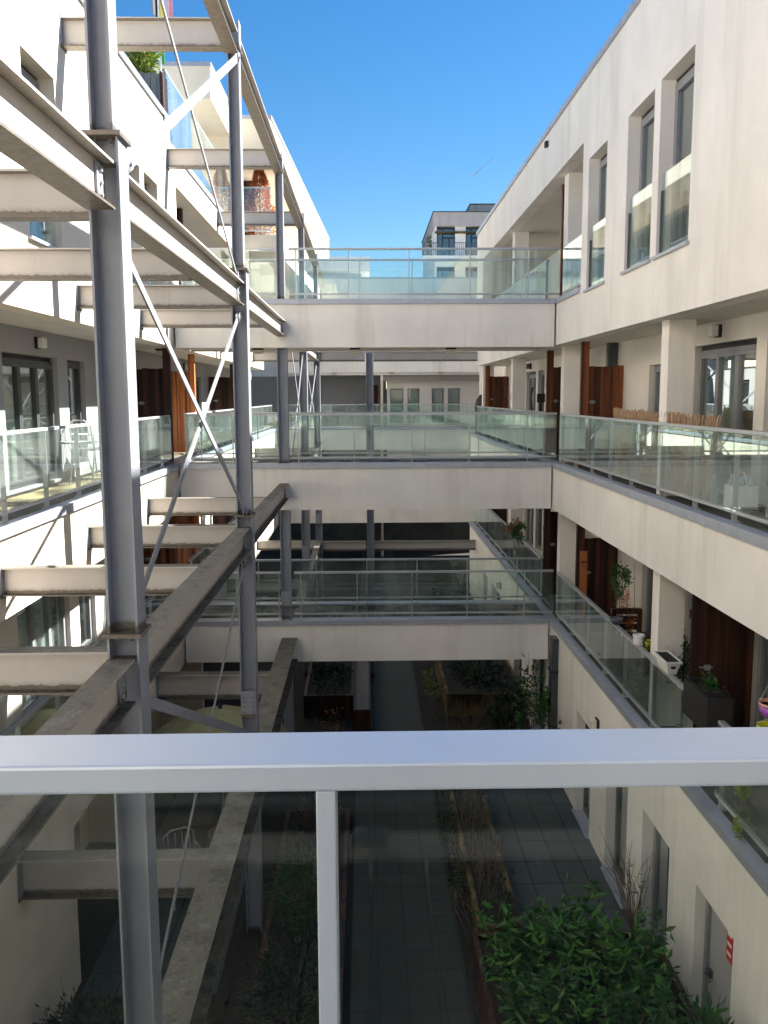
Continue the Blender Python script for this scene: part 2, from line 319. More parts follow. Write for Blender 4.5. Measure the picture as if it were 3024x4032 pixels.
# ------------------------------------------------------------------ window units in a wall of constant x
def casement(parent, X, sgn, y0, y1, z0, z1, leaves=1, fm='frame', curtain='blind', cover=(0, 1), name='window', fw=.05, blind=0., depth=.06, head=0.0):
    """X = plane of the frame's court-side face, sgn = direction away from the court"""
    X2 = X + sgn * depth; m = MB()
    if head: 
        MB().box(X + sgn * .03, X2, y0, y1, z1 - head * .45, z1).build('shutter_slot', 'black', parent)
        z1 -= head * .45
    m.box(X, X2, y0, y0 + fw, z0, z1); m.box(X, X2, y1 - fw, y1, z0, z1); m.box(X, X2, y0 + fw, y1 - fw, z1 - fw, z1); m.box(X, X2, y0 + fw, y1 - fw, z0, z0 + fw)
    w = m.build(name, fm, parent)
    st = (y1 - y0 - 2 * fw) / leaves
    for i in range(leaves):
        a = y0 + fw + st * i + .004; b = a + st - .008; c = z0 + fw + .004; d = z1 - fw - .004; s = .045
        q = MB(); q.box(X - sgn * .008, X2 - sgn * .01, a, a + s, c, d); q.box(X - sgn * .008, X2 - sgn * .01, b - s, b, c, d); q.box(X - sgn * .008, X2 - sgn * .01, a + s, b - s, d - s, d); q.box(X - sgn * .008, X2 - sgn * .01, a + s, b - s, c, c + s)
        q.build('sash', fm, w)
        xm = X + sgn * .03
        B(xm - .004, xm + .004, a + s, b - s, c + s, d - s).build('pane', 'pane', w)
    if curtain:
        cy0 = y0 + (y1 - y0) * cover[0]; cy1 = y0 + (y1 - y0) * cover[1]; n = max(6, int((cy1 - cy0) / .05)); q = MB()
        xs = [X + sgn * (.14 + .02 * math.sin(i * 2.4) + .008 * random.random()) for i in range(n + 1)]
        for i in range(n):
            ya = cy0 + (cy1 - cy0) * i / n; yb = cy0 + (cy1 - cy0) * (i + 1) / n; t = .004
            q.hexa([(xs[i], ya, z0 + .03), (xs[i + 1], yb, z0 + .03), (xs[i + 1] + t, yb, z0 + .03), (xs[i] + t, ya, z0 + .03)], [(xs[i], ya, z1 - .03), (xs[i + 1], yb, z1 - .03), (xs[i + 1] + t, yb, z1 - .03), (xs[i] + t, ya, z1 - .03)])
        q.build('curtain', curtain, w)
    return w
def partition(Y, x0, x1, z0, ztop, zpost, xpost, label, mat='redwood', th=.07, post=(.13, .16), latch=True):
    """tall boarded screen standing across a balcony, facing the walkway"""
    t = thing('wooden_partition', label, 'wooden screen', ((x0 + x1) / 2, Y, z0), 'wooden screens dividing the balconies')
    m = MB(); x = x0; i = 0; 
    while x < x1 - .02:
        w = min(random.choice((.10, .12, .14)), x1 - x); dd = .04 if i % 2 else 0
        m.box(max(x0, x - .012) if i % 2 else x + .003, min(x1, x + w + .012) if i % 2 else x + w - .003, Y + dd * .9, Y + .02 + dd * .9, z0 + .02, ztop + random.uniform(-.008, .012)); x += w; i += 1
    m.build('boarding', mat, t)
    B(x0 + .01, x1 - .01, Y + .062, Y + .10, z0 + .3, z0 + .4).box(x0 + .01, x1 - .01, Y + .062, Y + .10, ztop - .4, ztop - .3).build('cross_rail', mat, t)
    if zpost: B(xpost - post[0] / 2, xpost + post[0] / 2, Y - .10, Y - .005, z0, zpost).build('post', mat, t, bevel=.004)
    if latch:
        lx = x0 + (x1 - x0) * .25
        MB().box(lx - .075, lx + .075, Y - .020, Y - .004, z0 + 1.065, z0 + 1.08).box(lx - .02, lx + .05, Y - .014, Y - .002, z0 + 1.04, z0 + 1.10).build('latch', 'frame', t)
    return t
# ================================================================== SETTING
B(-300, 300, -120, 500, -7.2, -6.80).build('ground', 'soil', kind='structure', label='dark soil and ground around the housing blocks')
B(-.22, 1.14, -30, 60, -6.80, -6.775).build('path', 'pave', kind='structure', label='dark slab path running along the courtyard')
B(1.92, 3.39, 9.9, 16.9, -6.80, -6.773).build('patio', 'patio', kind='structure', label='blue grey slab patio beside the ground floor doors')
B(-3.3, -1.75, 9.4, 16, -6.80, -6.773).build('terrace', 'patio', kind='structure', label='grey slab terrace on the left of the courtyard')
# ================================================================== RIGHT BUILDING
RX, RB_, TH = 3.39, 4.30, .25
LV = (0., -2.89)                                  # middle level, and the one below
rb = thing('apartment_building', 'cream rendered housing block in shade on the right of the courtyard', 'building', (6, 9, -6.8))
H3 = [(9.55, 10.6, 1.58, 3.55), (10.82, 11.88, 1.58, 3.53), (12.87, 13.9, 1.58, 3.52), (14.27, 26.1, 1.66, 3.86)]
wall_x(RX, TH, -30, 27.5, .88, 4.76, H3).build('upper_wall', 'plaster', rb)
wall_x(RX, TH, -30, 28.8, -2.06, -1.30, []).build('balcony_fascia', 'plaster', rb)
HG = [(7.62, 8.57, -6.76, -5.03), (9.37, 10.34, -6.76, -5.07), (10.97, 11.98, -6.77, -5.06), (12.86, 13.80, -6.77, -5.06), (16.3, 17.6, -6.77, -5.06), (18.9, 19.9, -6.77, -5.06), (22.0, 23.6, -6.77, -5.06), (24.5, 25.3, -6.77, -5.06)]
wall_x(RX, TH, -30, 28.8, -6.80, -4.20, HG).build('ground_floor_wall', 'plaster', rb)
def coping(parent, x0, x1, y0, y1, z0, z1, axis='y', step=2.45, mat='coping', name='coping'):
    m = MB(); a, b = (y0, y1) if axis == 'y' else (x0, x1); s = a
    while s < b - .01:
        e = min(s + step, b)
        if axis == 'y': m.box(x0, x1, s + .003, e - .003, z0, z1)
        else: m.box(s + .003, e - .003, y0, y1, z0, z1)
        s = e
    return m.build(name, mat, parent)
coping(rb, 3.355, 3.50, -30, 28.8, -1.297, -1.20); coping(rb, 3.355, 3.50, -30, 28.8, -4.197, -4.10); coping(rb, 3.355, 3.64, 14.28, 26.09, 1.60, 1.685)
coping(rb, 3.35, 3.72, -30, 27.55, 4.763, 4.85, name='roof_coping')
m = MB()
for y in spaced(6, 20, 1.9): m.box(3.38, 3.42, y, y + .05, 4.851, 4.93)
m.build('roof_clip', 'rail', rb)
for dz in LV:
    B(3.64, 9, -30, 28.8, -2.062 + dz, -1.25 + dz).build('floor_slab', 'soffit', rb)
    B(3.50, 3.86, -30, 28.79, -1.249 + dz, -1.215 + dz).build('gutter', 'coping_dark', rb)
    B(3.861, 4.295, -30, 28.79, -1.249 + dz, -1.19 + dz).build('terrace_floor', 'grey_deck', rb)
B(3.64, 9, -30, 27.49, .878, 1.50).build('floor_slab', 'soffit', rb); B(3.645, 5.6, 14.0, 26.4, 1.501, 1.60).build('terrace_floor', 'grey_deck', rb)
B(3.64, 9, -30, 27.49, 3.86, 4.55).build('roof_slab', 'soffit', rb)
HB = lambda dz: [(9.84, 11.73, -1.14 + dz, .62 + dz), (8.6, 9.58, -1.0 + dz, .60 + dz), (13.0, 13.55, -1.0 + dz, .44 + dz), (22.6, 23.95, -1.14 + dz, .60 + dz), (21.5, 22.3, -1.0 + dz, .60 + dz), (4.5, 6.3, -1.14 + dz, .62 + dz)]
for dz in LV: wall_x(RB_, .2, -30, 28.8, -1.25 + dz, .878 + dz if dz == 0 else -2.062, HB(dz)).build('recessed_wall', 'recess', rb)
wall_x(5.2, .2, 14.0, 26.4, 1.60, 3.86, [(17.8, 19.6, 1.65, 3.5), (21.9, 23.3, 1.65, 3.5)]).build('recessed_wall', 'recess', rb)
B(3.645, 5.2, 13.95, 14.05, 1.6, 3.859).box(3.645, 5.2, 26.35, 26.45, 1.6, 3.859).build('end_wall', 'recess', rb)
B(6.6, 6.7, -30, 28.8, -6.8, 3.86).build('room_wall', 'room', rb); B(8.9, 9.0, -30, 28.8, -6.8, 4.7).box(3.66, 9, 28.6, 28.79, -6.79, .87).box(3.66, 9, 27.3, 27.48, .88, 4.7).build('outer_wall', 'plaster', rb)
for dz in LV:
    for y in (5.0, 10.72, 16.28, 21.95, 27.4): B(3.58, 3.90, y - .13, y + .13, -1.25 + dz, .877 + dz if dz == 0 else -2.063).build('pier', 'plaster', rb)
for y in (16.28, 21.95): B(3.58, 3.92, y - .16, y + .16, 1.601, 3.859).build('pier', 'plaster', rb)
for i, h in enumerate(H3[:3]):
    w = casement(rb, 3.55, 1, h[0] + .01, h[1] - .01, h[2] + .03, h[3] - .052, 1, 'frame', 'blind', (0.1, .62), fw=.06)
    B(3.56, 3.64, h[0] + .01, h[1] - .01, h[3] - .051, h[3] - .005).build('shutter_box', 'black', w)
    B(3.35, 3.56, h[0] - .05, h[1] + .05, h[2] - .022, h[2] + .012).build('sill', 'coping', w)
    B(3.432, 3.444, h[0] + .03, h[1] - .03, h[2] + .05, h[2] + .93).build('glass_guard', 'guard_glass', w)
    MB().box(3.425, 3.46, h[0] + .005, h[0] + .029, h[2] + .013, h[2] + .75).box(3.425, 3.46, h[1] - .029, h[1] - .005, h[2] + .013, h[2] + .75).build('guard_bracket', 'frame_dark', w)
for dz in LV:
    for h in HB(dz):
        big = h[1] - h[0] > 1.2
        casement(rb, 4.37, 1, h[0] + .01, h[1] - .01, h[2], h[3] - .01, 3 if h[1] - h[0] > 1.7 else (2 if big else 1), 'frame', 'curtain' if big else 'blind', (.55, .8) if big else (0, .6), name='french_window' if big else 'window', head=.12 if big else 0)
for h in [(17.8, 19.6, 1.65, 3.5), (21.9, 23.3, 1.65, 3.5)]: casement(rb, 5.27, 1, *h, 2, 'frame', 'curtain', name='french_window')
for i, h in enumerate(HG):
    if i == 0: continue
    w = casement(rb, 3.53, 1, h[0] + .01, h[1] - .01, h[2], h[3] - .01, 1, 'frame_dark' if i > 1 else 'frame', 'blind', (.3, .6), name='patio_door')
    B(3.34, 3.53, h[0] - .02, h[1] + .02, h[2] - .015, h[2] + .012).build('sill', 'coping', w)
d = B(3.54, 3.60, 7.63, 8.56, -6.76, -5.04).build('entrance_door', 'grey_wall', rb)
B(3.50, 3.54, 7.63, 7.69, -6.76, -5.04).box(3.50, 3.54, 8.50, 8.56, -6.76, -5.04).box(3.50, 3.54, 7.69, 8.50, -5.10, -5.04).build('door_frame', 'frame', d)
MB().box(3.48, 3.54, 8.40, 8.46, -5.98, -5.90).tube([(3.50, 8.43, -5.94), (3.47, 8.43, -5.94), (3.47, 8.30, -5.94)], .012).build('handle', 'frame_dark', d)
s = B(3.528, 3.539, 7.94, 8.08, -5.52, -5.18).build('notice', 'red', d)
mm = MB()
for i in range(3): mm.box(3.523, 3.5275, 7.965, 8.055, -5.26 - i * .1, -5.23 - i * .1)
mm.build('lettering', 'white', s)
# downpipe
t = thing('downpipe', 'dark square downpipe on the right wall just before the lower walkway', 'downpipe', (3.35, 15.3, -6.8))
B(3.27, 3.385, 15.22, 15.46, -6.78, -4.28).build('pipe', 'frame_dark', t)
for z in (-4.9, -5.9): B(3.25, 3.388, 15.20, 15.48, z, z + .04).build('clip', 'black', t)
for zz in (-1.2, -4.09):
    r = railing(rb, (3.52, 16.0 if zz > -3 else 16.0), (3.52, 1.5 if zz > -3 else 9.2), zz - .015, zz + .87, [y for y in ([.12] + [16.0 - q for q in (14.85, 13.75, 12.72, 11.69, 10.47, 9.38, 8.36, 7.3, 6.2, 5.1, 4.0, 2.9, 1.8)]) if y < (15 if zz > -3 else 6.7)] + ([] if zz > -3 else [6.75]), (-1, 0), name='balcony_railing')
    railing(rb, (3.52, 28.4), (3.52, 17.5), zz - .015, zz + .87, spaced(.15, 10.8, 1.08), (-1, 0), name='balcony_railing')
railing(rb, (3.52, 8.45), (3.52, 1.5), -4.105, -3.22, spaced(.1, 6.8, 1.1), (-1, 0), name='balcony_railing')
railing(rb, (3.52, 16.0), (3.52, 14.33), 1.685, 2.58, [.12, .9, 1.6], (-1, 0), name='balcony_railing')
railing(rb, (3.52, 26.0), (3.52, 17.5), 1.685, 2.58, spaced(.15, 8.4, 1.05), (-1, 0), name='balcony_railing')
# ================================================================== LEFT BUILDING
LX, LBK = -3.38, -4.30
lb = thing('apartment_building', 'cream rendered housing block in sun behind the steel frame on the left', 'building', (-6, 9, -6.8))
G3 = [(9.33, 10.3, 1.60, 3.44), (13.05, 14.0, 1.6, 3.43), (14.24, 15.15, 1.6, 3.43), (6.4, 7.4, 1.6, 3.44)]
wall_x(LX, -TH, -30, 16.25, .87, 4.68, G3).build('upper_wall', 'plaster_left', lb)
wall_x(LX, -TH, 16.25, 30, .87, 4.27, [(16.6, 26.5, 1.62, 3.74)]).build('upper_wall', 'plaster_left', lb)
coping(lb, -3.66, -3.345, -30, 16.26, 4.683, 4.77, name='roof_coping'); coping(lb, -3.66, -3.345, 16.27, 30, 4.273, 4.36, name='roof_coping')
wall_x(LX, -TH, -30, 33.9, -2.06, -1.30, []).build('balcony_fascia', 'plaster_left', lb)
wall_x(LX, -TH, 9.7, 33.9, -4.90, -4.20, []).build('balcony_fascia', 'plaster_left', lb)
wall_x(LX, -TH, -30, 9.7, -6.80, -4.20, [(4.0, 6.8, -6.77, -5.06)]).build('ground_floor_wall', 'plaster_left', lb)
wall_x(LBK, -.2, 9.7, 33.9, -6.80, -4.90, [(9.9, 12.6, -6.77, -5.1), (13.6, 14.6, -6.77, -5.1), (19, 21, -6.77, -5.1)]).build('ground_floor_wall', 'plaster_left', lb)
for c_ in ((-4.4, 9.45, 9.69), (-4.29, 13.0, 13.25), (-4.29, 17.8, 18.0)): B(c_[0], -3.42, c_[1], c_[2], -6.8, -4.901).build('cross_wall', 'plaster_left', lb)
coping(lb, -3.50, -3.345, -30, 33.9, -1.297, -1.20); coping(lb, -3.50, -3.345, -30, 33.9, -4.197, -4.10); coping(lb, -3.6, -3.345, 16.61, 26.4, 1.56, 1.645)
for dz in LV:
    B(-9, -3.63, -30, 33.9, -2.062 + dz, -1.25 + dz).build('floor_slab', 'soffit', lb)
    B(-3.86, -3.50, -30, 33.9, -1.249 + dz, -1.215 + dz).build('gutter', 'gravel', lb)
    B(-4.295, -3.861, -30, 33.9, -1.249 + dz, -1.19 + dz).build('terrace_floor', 'teak', lb)
B(-9, -3.63, -30, 30, .868, 1.50).build('floor_slab', 'soffit', lb); B(-5.6, -3.635, 16.3, 26.6, 1.501, 1.60).build('terrace_floor', 'grey_deck', lb)
B(-9, -3.63, -30, 30, 3.74, 4.20).build('roof_slab', 'soffit', lb)
FB = lambda dz: [(10.75, 12.66, -1.14 + dz, .54 + dz), (13.07, 13.86, -1.0 + dz, .53 + dz), (7.2, 8.1, -1.0 + dz, .54 + dz), (8.4, 10.2, -1.14 + dz, .54 + dz), (21.0, 22.4, -1.14 + dz, .54 + dz), (22.9, 23.6, -1.0 + dz, .5 + dz), (28.0, 29.8, -1.14 + dz, .54 + dz), (30.4, 31.2, -1. + dz, .5 + dz), (4.0, 5.8, -1.14 + dz, .54 + dz)]
for dz in LV: wall_x(LBK, -.2, -30, 33.9, -1.25 + dz, .868 if dz == 0 else -2.062, FB(dz)).build('recessed_wall', 'grey_wall' if dz == 0 else 'recess', lb)  # middle recess: its shade is put into the wall colour as grey
wall_x(-5.0, -.2, 16.3, 26.6, 1.60, 3.74, [(17.4, 19.2, 1.65, 3.4), (21.5, 23.3, 1.65, 3.4)]).build('recessed_wall', 'recess', lb)
B(-5, -3.635, 16.28, 16.36, 1.6, 3.739).box(-5, -3.635, 26.55, 26.63, 1.6, 3.739).build('end_wall', 'recess', lb)
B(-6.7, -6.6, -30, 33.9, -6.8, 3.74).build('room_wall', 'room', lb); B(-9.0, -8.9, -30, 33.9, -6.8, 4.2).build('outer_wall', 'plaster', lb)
for dz in LV:
    for h in FB(dz):
        big = h[1] - h[0] > 1.2
        casement(lb, -4.37, -1, h[0] + .01, h[1] - .01, h[2], h[3] - .01, 3 if h[1] - h[0] > 1.7 else (2 if big else 1), 'frame' if dz else 'frame_dark', 'curtain', (.05, .95) if (big and dz) else ((.0, .4) if big else (0, .5)), name='french_window' if big else 'window', head=.12 if big else 0)
for h in [(17.4, 19.2, 1.65, 3.4), (21.5, 23.3, 1.65, 3.4)]: casement(lb, -5.07, -1, *h, 2, 'frame', 'curtain', name='french_window')
for h in [(9.9, 12.6, -6.77, -5.1), (13.6, 14.6, -6.77, -5.1), (19, 21, -6.77, -5.1)]: casement(lb, -4.37, -1, *h, 2, 'frame', 'blind', (.1, .4), name='patio_door')
for h in G3:
    w = casement(lb, -3.54, -1, h[0] + .01, h[1] - .01, h[2] + .03, h[3] - .052, 1, 'frame', 'blind', (0, .6), fw=.06)
    B(-3.63, -3.56, h[0] + .01, h[1] - .01, h[3] - .051, h[3] - .005).build('shutter_box', 'black', w)
    B(-3.55, -3.34, h[0] - .05, h[1] + .05, h[2] - .022, h[2] + .012).build('sill', 'coping', w)
    B(-3.444, -3.432, h[0] + .03, h[1] - .03, h[2] + .05, h[2] + .93).build('glass_guard', 'guard_glass', w)
for zz in (-1.2, -4.09):
    railing(lb, (-3.52, 1.5), (-3.52, 16.0), zz - .015, zz + .87, [.1, 1.0, 2.1, 3.2, 4.3, 5.2, 6.2, 7.15, 8.3, 9.4, 10.5, 11.6, 12.7, 13.9], (1, 0), name='balcony_railing')
    railing(lb, (-3.52, 17.5), (-3.52, 33.8), zz - .015, zz + .87, spaced(.15, 16.2, 1.08), (1, 0), name='balcony_railing')
railing(lb, (-3.52, 17.5), (-3.52, 26.3), 1.645, 2.54, spaced(.15, 8.7, 1.06), (1, 0), name='balcony_railing')
# roof terrace: glass guard, timber windbreak, penthouses
railing(lb, (-3.46, 16.3), (-3.46, 24.9), 4.36, 5.62, spaced(.1, 8.5, 2.1), (1, 0), name='roof_railing')
railing(lb, (-3.40, 25.0), (-2.52, 25.0), 4.36, 5.60, [.04, .84], (0, -1), name='roof_railing')
ph = thing('penthouse', 'nearer rooftop storey with overhanging grey fronted roof above the left block', 'penthouse', (-5.5, 24, 4.3))
B(-9, -3.43, 21.08, 29.0, 6.62, 7.32).build('roof_fascia', 'plaster_left', ph); B(-9, -3.41, 21.05, 29.0, 7.322, 7.41).build('roof_coping', 'coping', ph)
B(-9, -4.9, 22.4, 29, 4.2, 6.618).build('wall', 'grey_wall', ph); B(-4.899, -4.86, 23, 28.6, 4.45, 6.3).build('glazing', 'frame_dark', ph)
p2 = thing('penthouse', 'farther rooftop storey whose lit side slants away beyond the glass guard', 'penthouse', (-4.5, 30, 4.3))
def skew(z0, z1, x_off, y0, y1, name, mat, par):
    xa = -2.40 + (y0 - 24) * .042 + x_off; xb = -2.40 + (y1 - 24) * .042 + x_off
    MB().hexa([(-9, y0, z0), (xa, y0, z0), (xb, y1, z0), (-9, y1, z0)], [(-9, y0, z1), (xa, y0, z1), (xb, y1, z1), (-9, y1, z1)]).build(name, mat, par)
skew(6.22, 7.06, 0, 24, 42, 'roof_fascia', 'plaster_left', p2); skew(7.062, 7.15, .03, 23.97, 42.02, 'roof_coping', 'coping', p2); skew(4.2, 6.218, -1.6, 27.2, 42, 'wall', 'grey_wall', p2); skew(4.45, 6.0, -1.58, 27.9, 41, 'glazing', 'frame_dark', p2)
skew(3.9, 4.33, -.02, 24.93, 42, 'terrace_slab', 'plaster_left', p2)
B(-3.9, -3.2, 26.95, 27.05, 4.34, 6.2).build('door', 'darkwood', p2)
# ================================================================== WALKWAY BRIDGES
def bridge(Y, D, x0, x1, zc, label, posts_f, posts_r, front=True, rear=True, brk=None, zb=None, group='walkway bridges across the courtyard'):
    """zc = underside of the coping; zc+.09 its top"""
    zb = zb if zb is not None else zc - .75
    t = thing('walkway_bridge', label, 'footbridge', ((x0 + x1) / 2, Y + D / 2, zb), group)
    B(x0, x1, Y, Y + .16, zb, zc).build('front_beam', 'bridge', t); B(x0, x1, Y + D - .16, Y + D, zb, zc).build('rear_beam', 'bridge', t)
    B(x0, x1, Y + .16, Y + D - .16, zb + .03, zb + .16).build('soffit', 'soffit', t)
    coping(t, x0, x1, Y - .03, Y + .22, zc + .003, zc + .09, 'x', 2.2); coping(t, x0, x1, Y + D - .22, Y + D + .03, zc + .003, zc + .09, 'x', 2.2, name='coping')
    m = MB(); x = x0 + .02
    while x < x1 - .1: m.box(x, x + .135, Y + .23, Y + D - .23, zc + .02, zc + .06); x += .145
    m.build('deck', 'grey_deck', t)
    if front: railing(t, (x0 + .08, Y + .12), (x1 + (.1 if x1 > 3 else 0), Y + .12), zc + .085, zc + .98, [p - x0 - .08 for p in posts_f], (0, -1), brk=brk)
    if rear: railing(t, (x0 + .08, Y + D - .12), (x1 + (.1 if x1 > 3 else 0), Y + D - .12), zc + .085, zc + .98, [p - x0 - .08 for p in posts_r], (0, 1))
    return t
X0, X1 = -3.345, 3.355
cb = (-1.59 - X0 - .08, -1.34 - X0 - .08)
bridge(16, 1.5, X0, X1, 1.60, 'top walkway bridge with sky behind its glass railing', (-3.2, -2.3, -1.22, -.29, .78, 1.86, 2.9), (-3.2, -2.2, -1.1, -.1, .9, 2.0, 3.0), brk=cb, zb=.85)
bridge(16, 1.5, X0, X1, -1.295, 'middle walkway bridge at eye height with two glass railings in line', (-3.2, -2.4, -1.22, -.21, .83, 1.87, 2.93), (-3.2, -2.1, -1.0, .1, 1.15, 2.2, 3.1), brk=cb, zb=-2.05)
bridge(16, 1.5, X0, X1, -4.19, 'lowest walkway bridge with dark courtyard seen through its glass', (-3.2, -2.4, -1.62, -1.22, -.18, .83, 1.86, 2.92), (-3.2, -2.15, -1.0, 0, 1.0, 2.0, 3.0), brk=cb, zb=-4.88)
for z, zb, nm in ((1.6, .87, 'topmost'), (-1.295, -2.05, 'middle'), (-4.19, -4.87, 'lowest')):
    bridge(34, 1.5, X0, 5.3, z, 'far walkway bridge deep in the courtyard, the %s of the far three' % nm, [q for q in spaced(-3, 5, 1.14)], [q for q in spaced(-2.6, 5, 1.1)], front=z < 1, rear=False, zb=zb, group='far walkway bridges')
# ================================================================== STEEL FRAME
sf = thing('steel_frame', 'grey painted steel frame of columns, beams and cross bracing beside the left block', 'steel frame', (-1.46, 8, -6.8))
def hcol(x, yc, z0, z1, w, d, name='column', tf=.014, mat='steel_clean'):
    """H section: flanges on the x faces, web facing the walkway"""
    m = MB(); m.box(x - w / 2, x - w / 2 + tf, yc - d / 2, yc + d / 2, z0, z1); m.box(x + w / 2 - tf, x + w / 2, yc - d / 2, yc + d / 2, z0, z1); m.box(x - w / 2 + tf, x + w / 2 - tf, yc - .006, yc + .006, z0, z1)
    return m.build(name, mat, sf)
def ibeam_y(x, y0, y1, zt, h, w, tf=.014, par=None, name='long_beam'):
    m = MB(); m.box(x - w / 2, x + w / 2, y0, y1, zt - tf, zt); m.box(x - w / 2, x + w / 2, y0, y1, zt - h, zt - h + tf); m.box(x - .006, x + .006, y0, y1, zt - h + tf, zt - tf)
    return m.build(name, 'steel', par or sf)
def ibeam_x(y, x0, x1, zt, h, w, tf=.014, name='cross_beam', plate=True):
    m = MB(); m.box(x0, x1, y - w / 2, y + w / 2, zt - tf, zt); m.box(x0, x1, y - w / 2, y + w / 2, zt - h, zt - h + tf); m.box(x0, x1, y - .006, y + .006, zt - h + tf, zt - tf)
    b = m.build(name, 'steel', sf)
    if plate: B(x0 - .012, x0, y - w / 2 - .02, y + w / 2 + .02, zt - h - .02, zt + .03).build('end_plate', 'steel_clean', b)
    return b
CX = -1.462
CY = [0.0, 5.31, 10.66, 15.98, 21.2, 27.1]
for i, y in enumerate(CY):
    if i == 3:
        for a, b in ((-6.8, -4.885), (-4.098, -2.055), (-1.203, .845)): low = hcol(-1.485, 16.13, a, b, .18, .20)
        hcol(-1.485, 16.13, 1.693, 3.86, .13, .17); hcol(-1.485, 16.13, 3.88, 4.17, .14, .18, name='column_head'); B(-1.565, -1.405, 16.01, 16.25, 3.86, 3.88).build('cap_plate', 'steel', sf)
        B(-1.575, -1.395, 16.005, 16.018, -3.87, -3.55).build('bolted_plate', 'steel_clean', sf)
        for a in range(4):
            for k in (-1, 1): MB().tube([(-1.485 + k * .055, 15.995, -3.62 - a * .062), (-1.485 + k * .055, 16.006, -3.62 - a * .062)], .008, 6).build('bolt_head', 'black', sf)
        continue
    low = hcol(CX, y, -6.8, -1.43, .19, .22); mid = hcol(CX, y, -1.405, 1.44, .18, .20)
    top = hcol(CX - .005, y, 1.465, 3.86, .13, .17) if i > 0 else None
    for c, z, w in ((low, -1.43, .23), (mid, 1.44, .22)):
        B(CX - w / 2, CX + w / 2, y - .13, y + .13, z, z + .025).build('splice_plate', 'steel', c)
        # box stiffener just under the splice
        B(CX - .08, CX + .08, y - .10, y + .10, z - .15, z - .138).build('stiffener', 'steel', c)
        for k in (-1, 1): MB().tube([(CX + k * .045, y - .07, z - .03), (CX + k * .045, y - .07, z)], .011, 6).build('bolt', 'steel_clean', c)
    if i > 0:
        B(CX - .08, CX + .08, y - .12, y + .12, 3.86, 3.88).build('cap_plate', 'steel', top)
        hcol(CX, y, 3.88, 4.17, .14, .18, name='column_head')
    # bolted splice low down
    if i < 2: continue
    p = B(CX - .09, CX + .09, y - .125, y - .112, -3.92, -3.58).build('bolted_plate', 'steel_clean', low)
    p.name = 'bolted_plate'
    for a in range(4):
        for k in (-1, 1): MB().tube([(CX + k * .055, y - .135, -3.66 - a * .062), (CX + k * .055, y - .124, -3.66 - a * .062)], .008, 6).build('bolt_head', 'black', low)
# centre column row at the far end of the frame
for x in (.10,): hcol(x + .02, 27.1, -6.8, 1.0, .22, .3)
hcol(.09, 21.0, -6.8, 1.0, .16, .2)
BX = -1.478
segs = [(0.1, 5.2), (5.42, 10.56), (10.77, 15.99)]
for (zt, h, w) in ((1.305, .265, .16), (-1.56, .275, .16), (-4.42, .42, .29)):
    for (a, b) in segs:
        bb = ibeam_y(BX if w < .2 else -1.43, a, b, zt, h, w)
        # fin plate with three bolts at the near column side of every joint
        f = B(BX + .008, BX + .022, b - .13, b + .02, zt - h + .03, zt - .03).build('fin_plate', 'steel_clean', bb)
        for k in range(3): MB().tube([(BX + .022, b - .07, zt - .065 - k * (h - .13) / 2), (BX + .036, b - .07, zt - .065 - k * (h - .13) / 2)], .013, 6).build('bolt', 'rail', bb)
    ibeam_y(BX, 17.52, 21.1, zt, h, w if w < .2 else .16); ibeam_y(BX, 21.3, 27.0, zt, h, w if w < .2 else .16)
for (a, b) in ((5.42, 10.56), (10.77, 16.0), (16.25, 21.1), (21.3, 27.0), (0, 5.2)): ibeam_y(BX, a, b, 4.04, .24, .15)
for y in (10.66, 15.98, 21.2, 5.31): ibeam_x(y + .02, LX + .012, CX - .08, 4.20, .31, .16)
for zt in (1.30, -1.56):
    for y in (5.36, 8.12, 10.74, 13.7): ibeam_x(y + .06, LX + .012, BX - .08, zt, .27, .14)
for y in (5.36, 8.2, 10.8, 13.9): ibeam_x(y, LX + .012, -1.58, -4.42, .40, .2)
for y in (21.2, 27.1):
    for zt in (1.30, -1.56, -4.42): ibeam_x(y, LX + .012, BX - .08, zt, .28, .16)
for zt, z in ((1.30, .28), (-4.45, .29)):
    b1 = ibeam_x(27.1, BX + .08, -.02, zt, z, .18, plate=False); b2 = ibeam_x(27.1, .24, 3.37, zt, z, .18, plate=False)
# cross bracing (flat bars with forked ends)
def brace(y0, z0, y1, z1, x, w=.06, t=.014, par=None):
    b = MB().bar((x, y0, z0), (x, y1, z1), t, w, (1, 0, 0)).build('brace', 'steel_clean', sf)
    d = Vector((0, y1 - y0, z1 - z0)).normalized()
    for p, s in (((x, y0, z0), 1), ((x, y1, z1), -1)):
        m = MB(); p = Vector(p); m.bar(p - d * s * .10 + Vector((.016, 0, 0)), p + d * s * .07 + Vector((.016, 0, 0)), .008, .08, (1, 0, 0)); m.bar(p - d * s * .10 - Vector((.016, 0, 0)), p + d * s * .07 - Vector((.016, 0, 0)), .008, .08, (1, 0, 0))
        m.tube([p + Vector((-.035, 0, 0)), p + Vector((.035, 0, 0))], .014, 6); m.build('fork', 'steel_clean', b)
bx = CX + .01
brace(5.50, .86, 10.50, -1.36, bx + .016); brace(5.50, -1.36, 10.50, .90, bx - .016)
brace(5.50, 1.36, 10.50, 3.74, bx + .05, .085); brace(5.5, 3.45, 10.5, 1.36, bx - .016, .035)
brace(5.50, -1.92, 10.50, -4.12, bx + .016, .08); brace(5.50, -4.1, 10.5, -1.98, bx - .016, .04)
for a, b in ((17.5, 21.1), (21.3, 27.0)): brace(a, .92, b, -1.36, bx + .016); brace(a, -1.36, b, .92, bx - .016)
brace(21.1, .92, 27.0, -1.36, .15); brace(21.1, -1.36, 27.0, .92, .19)
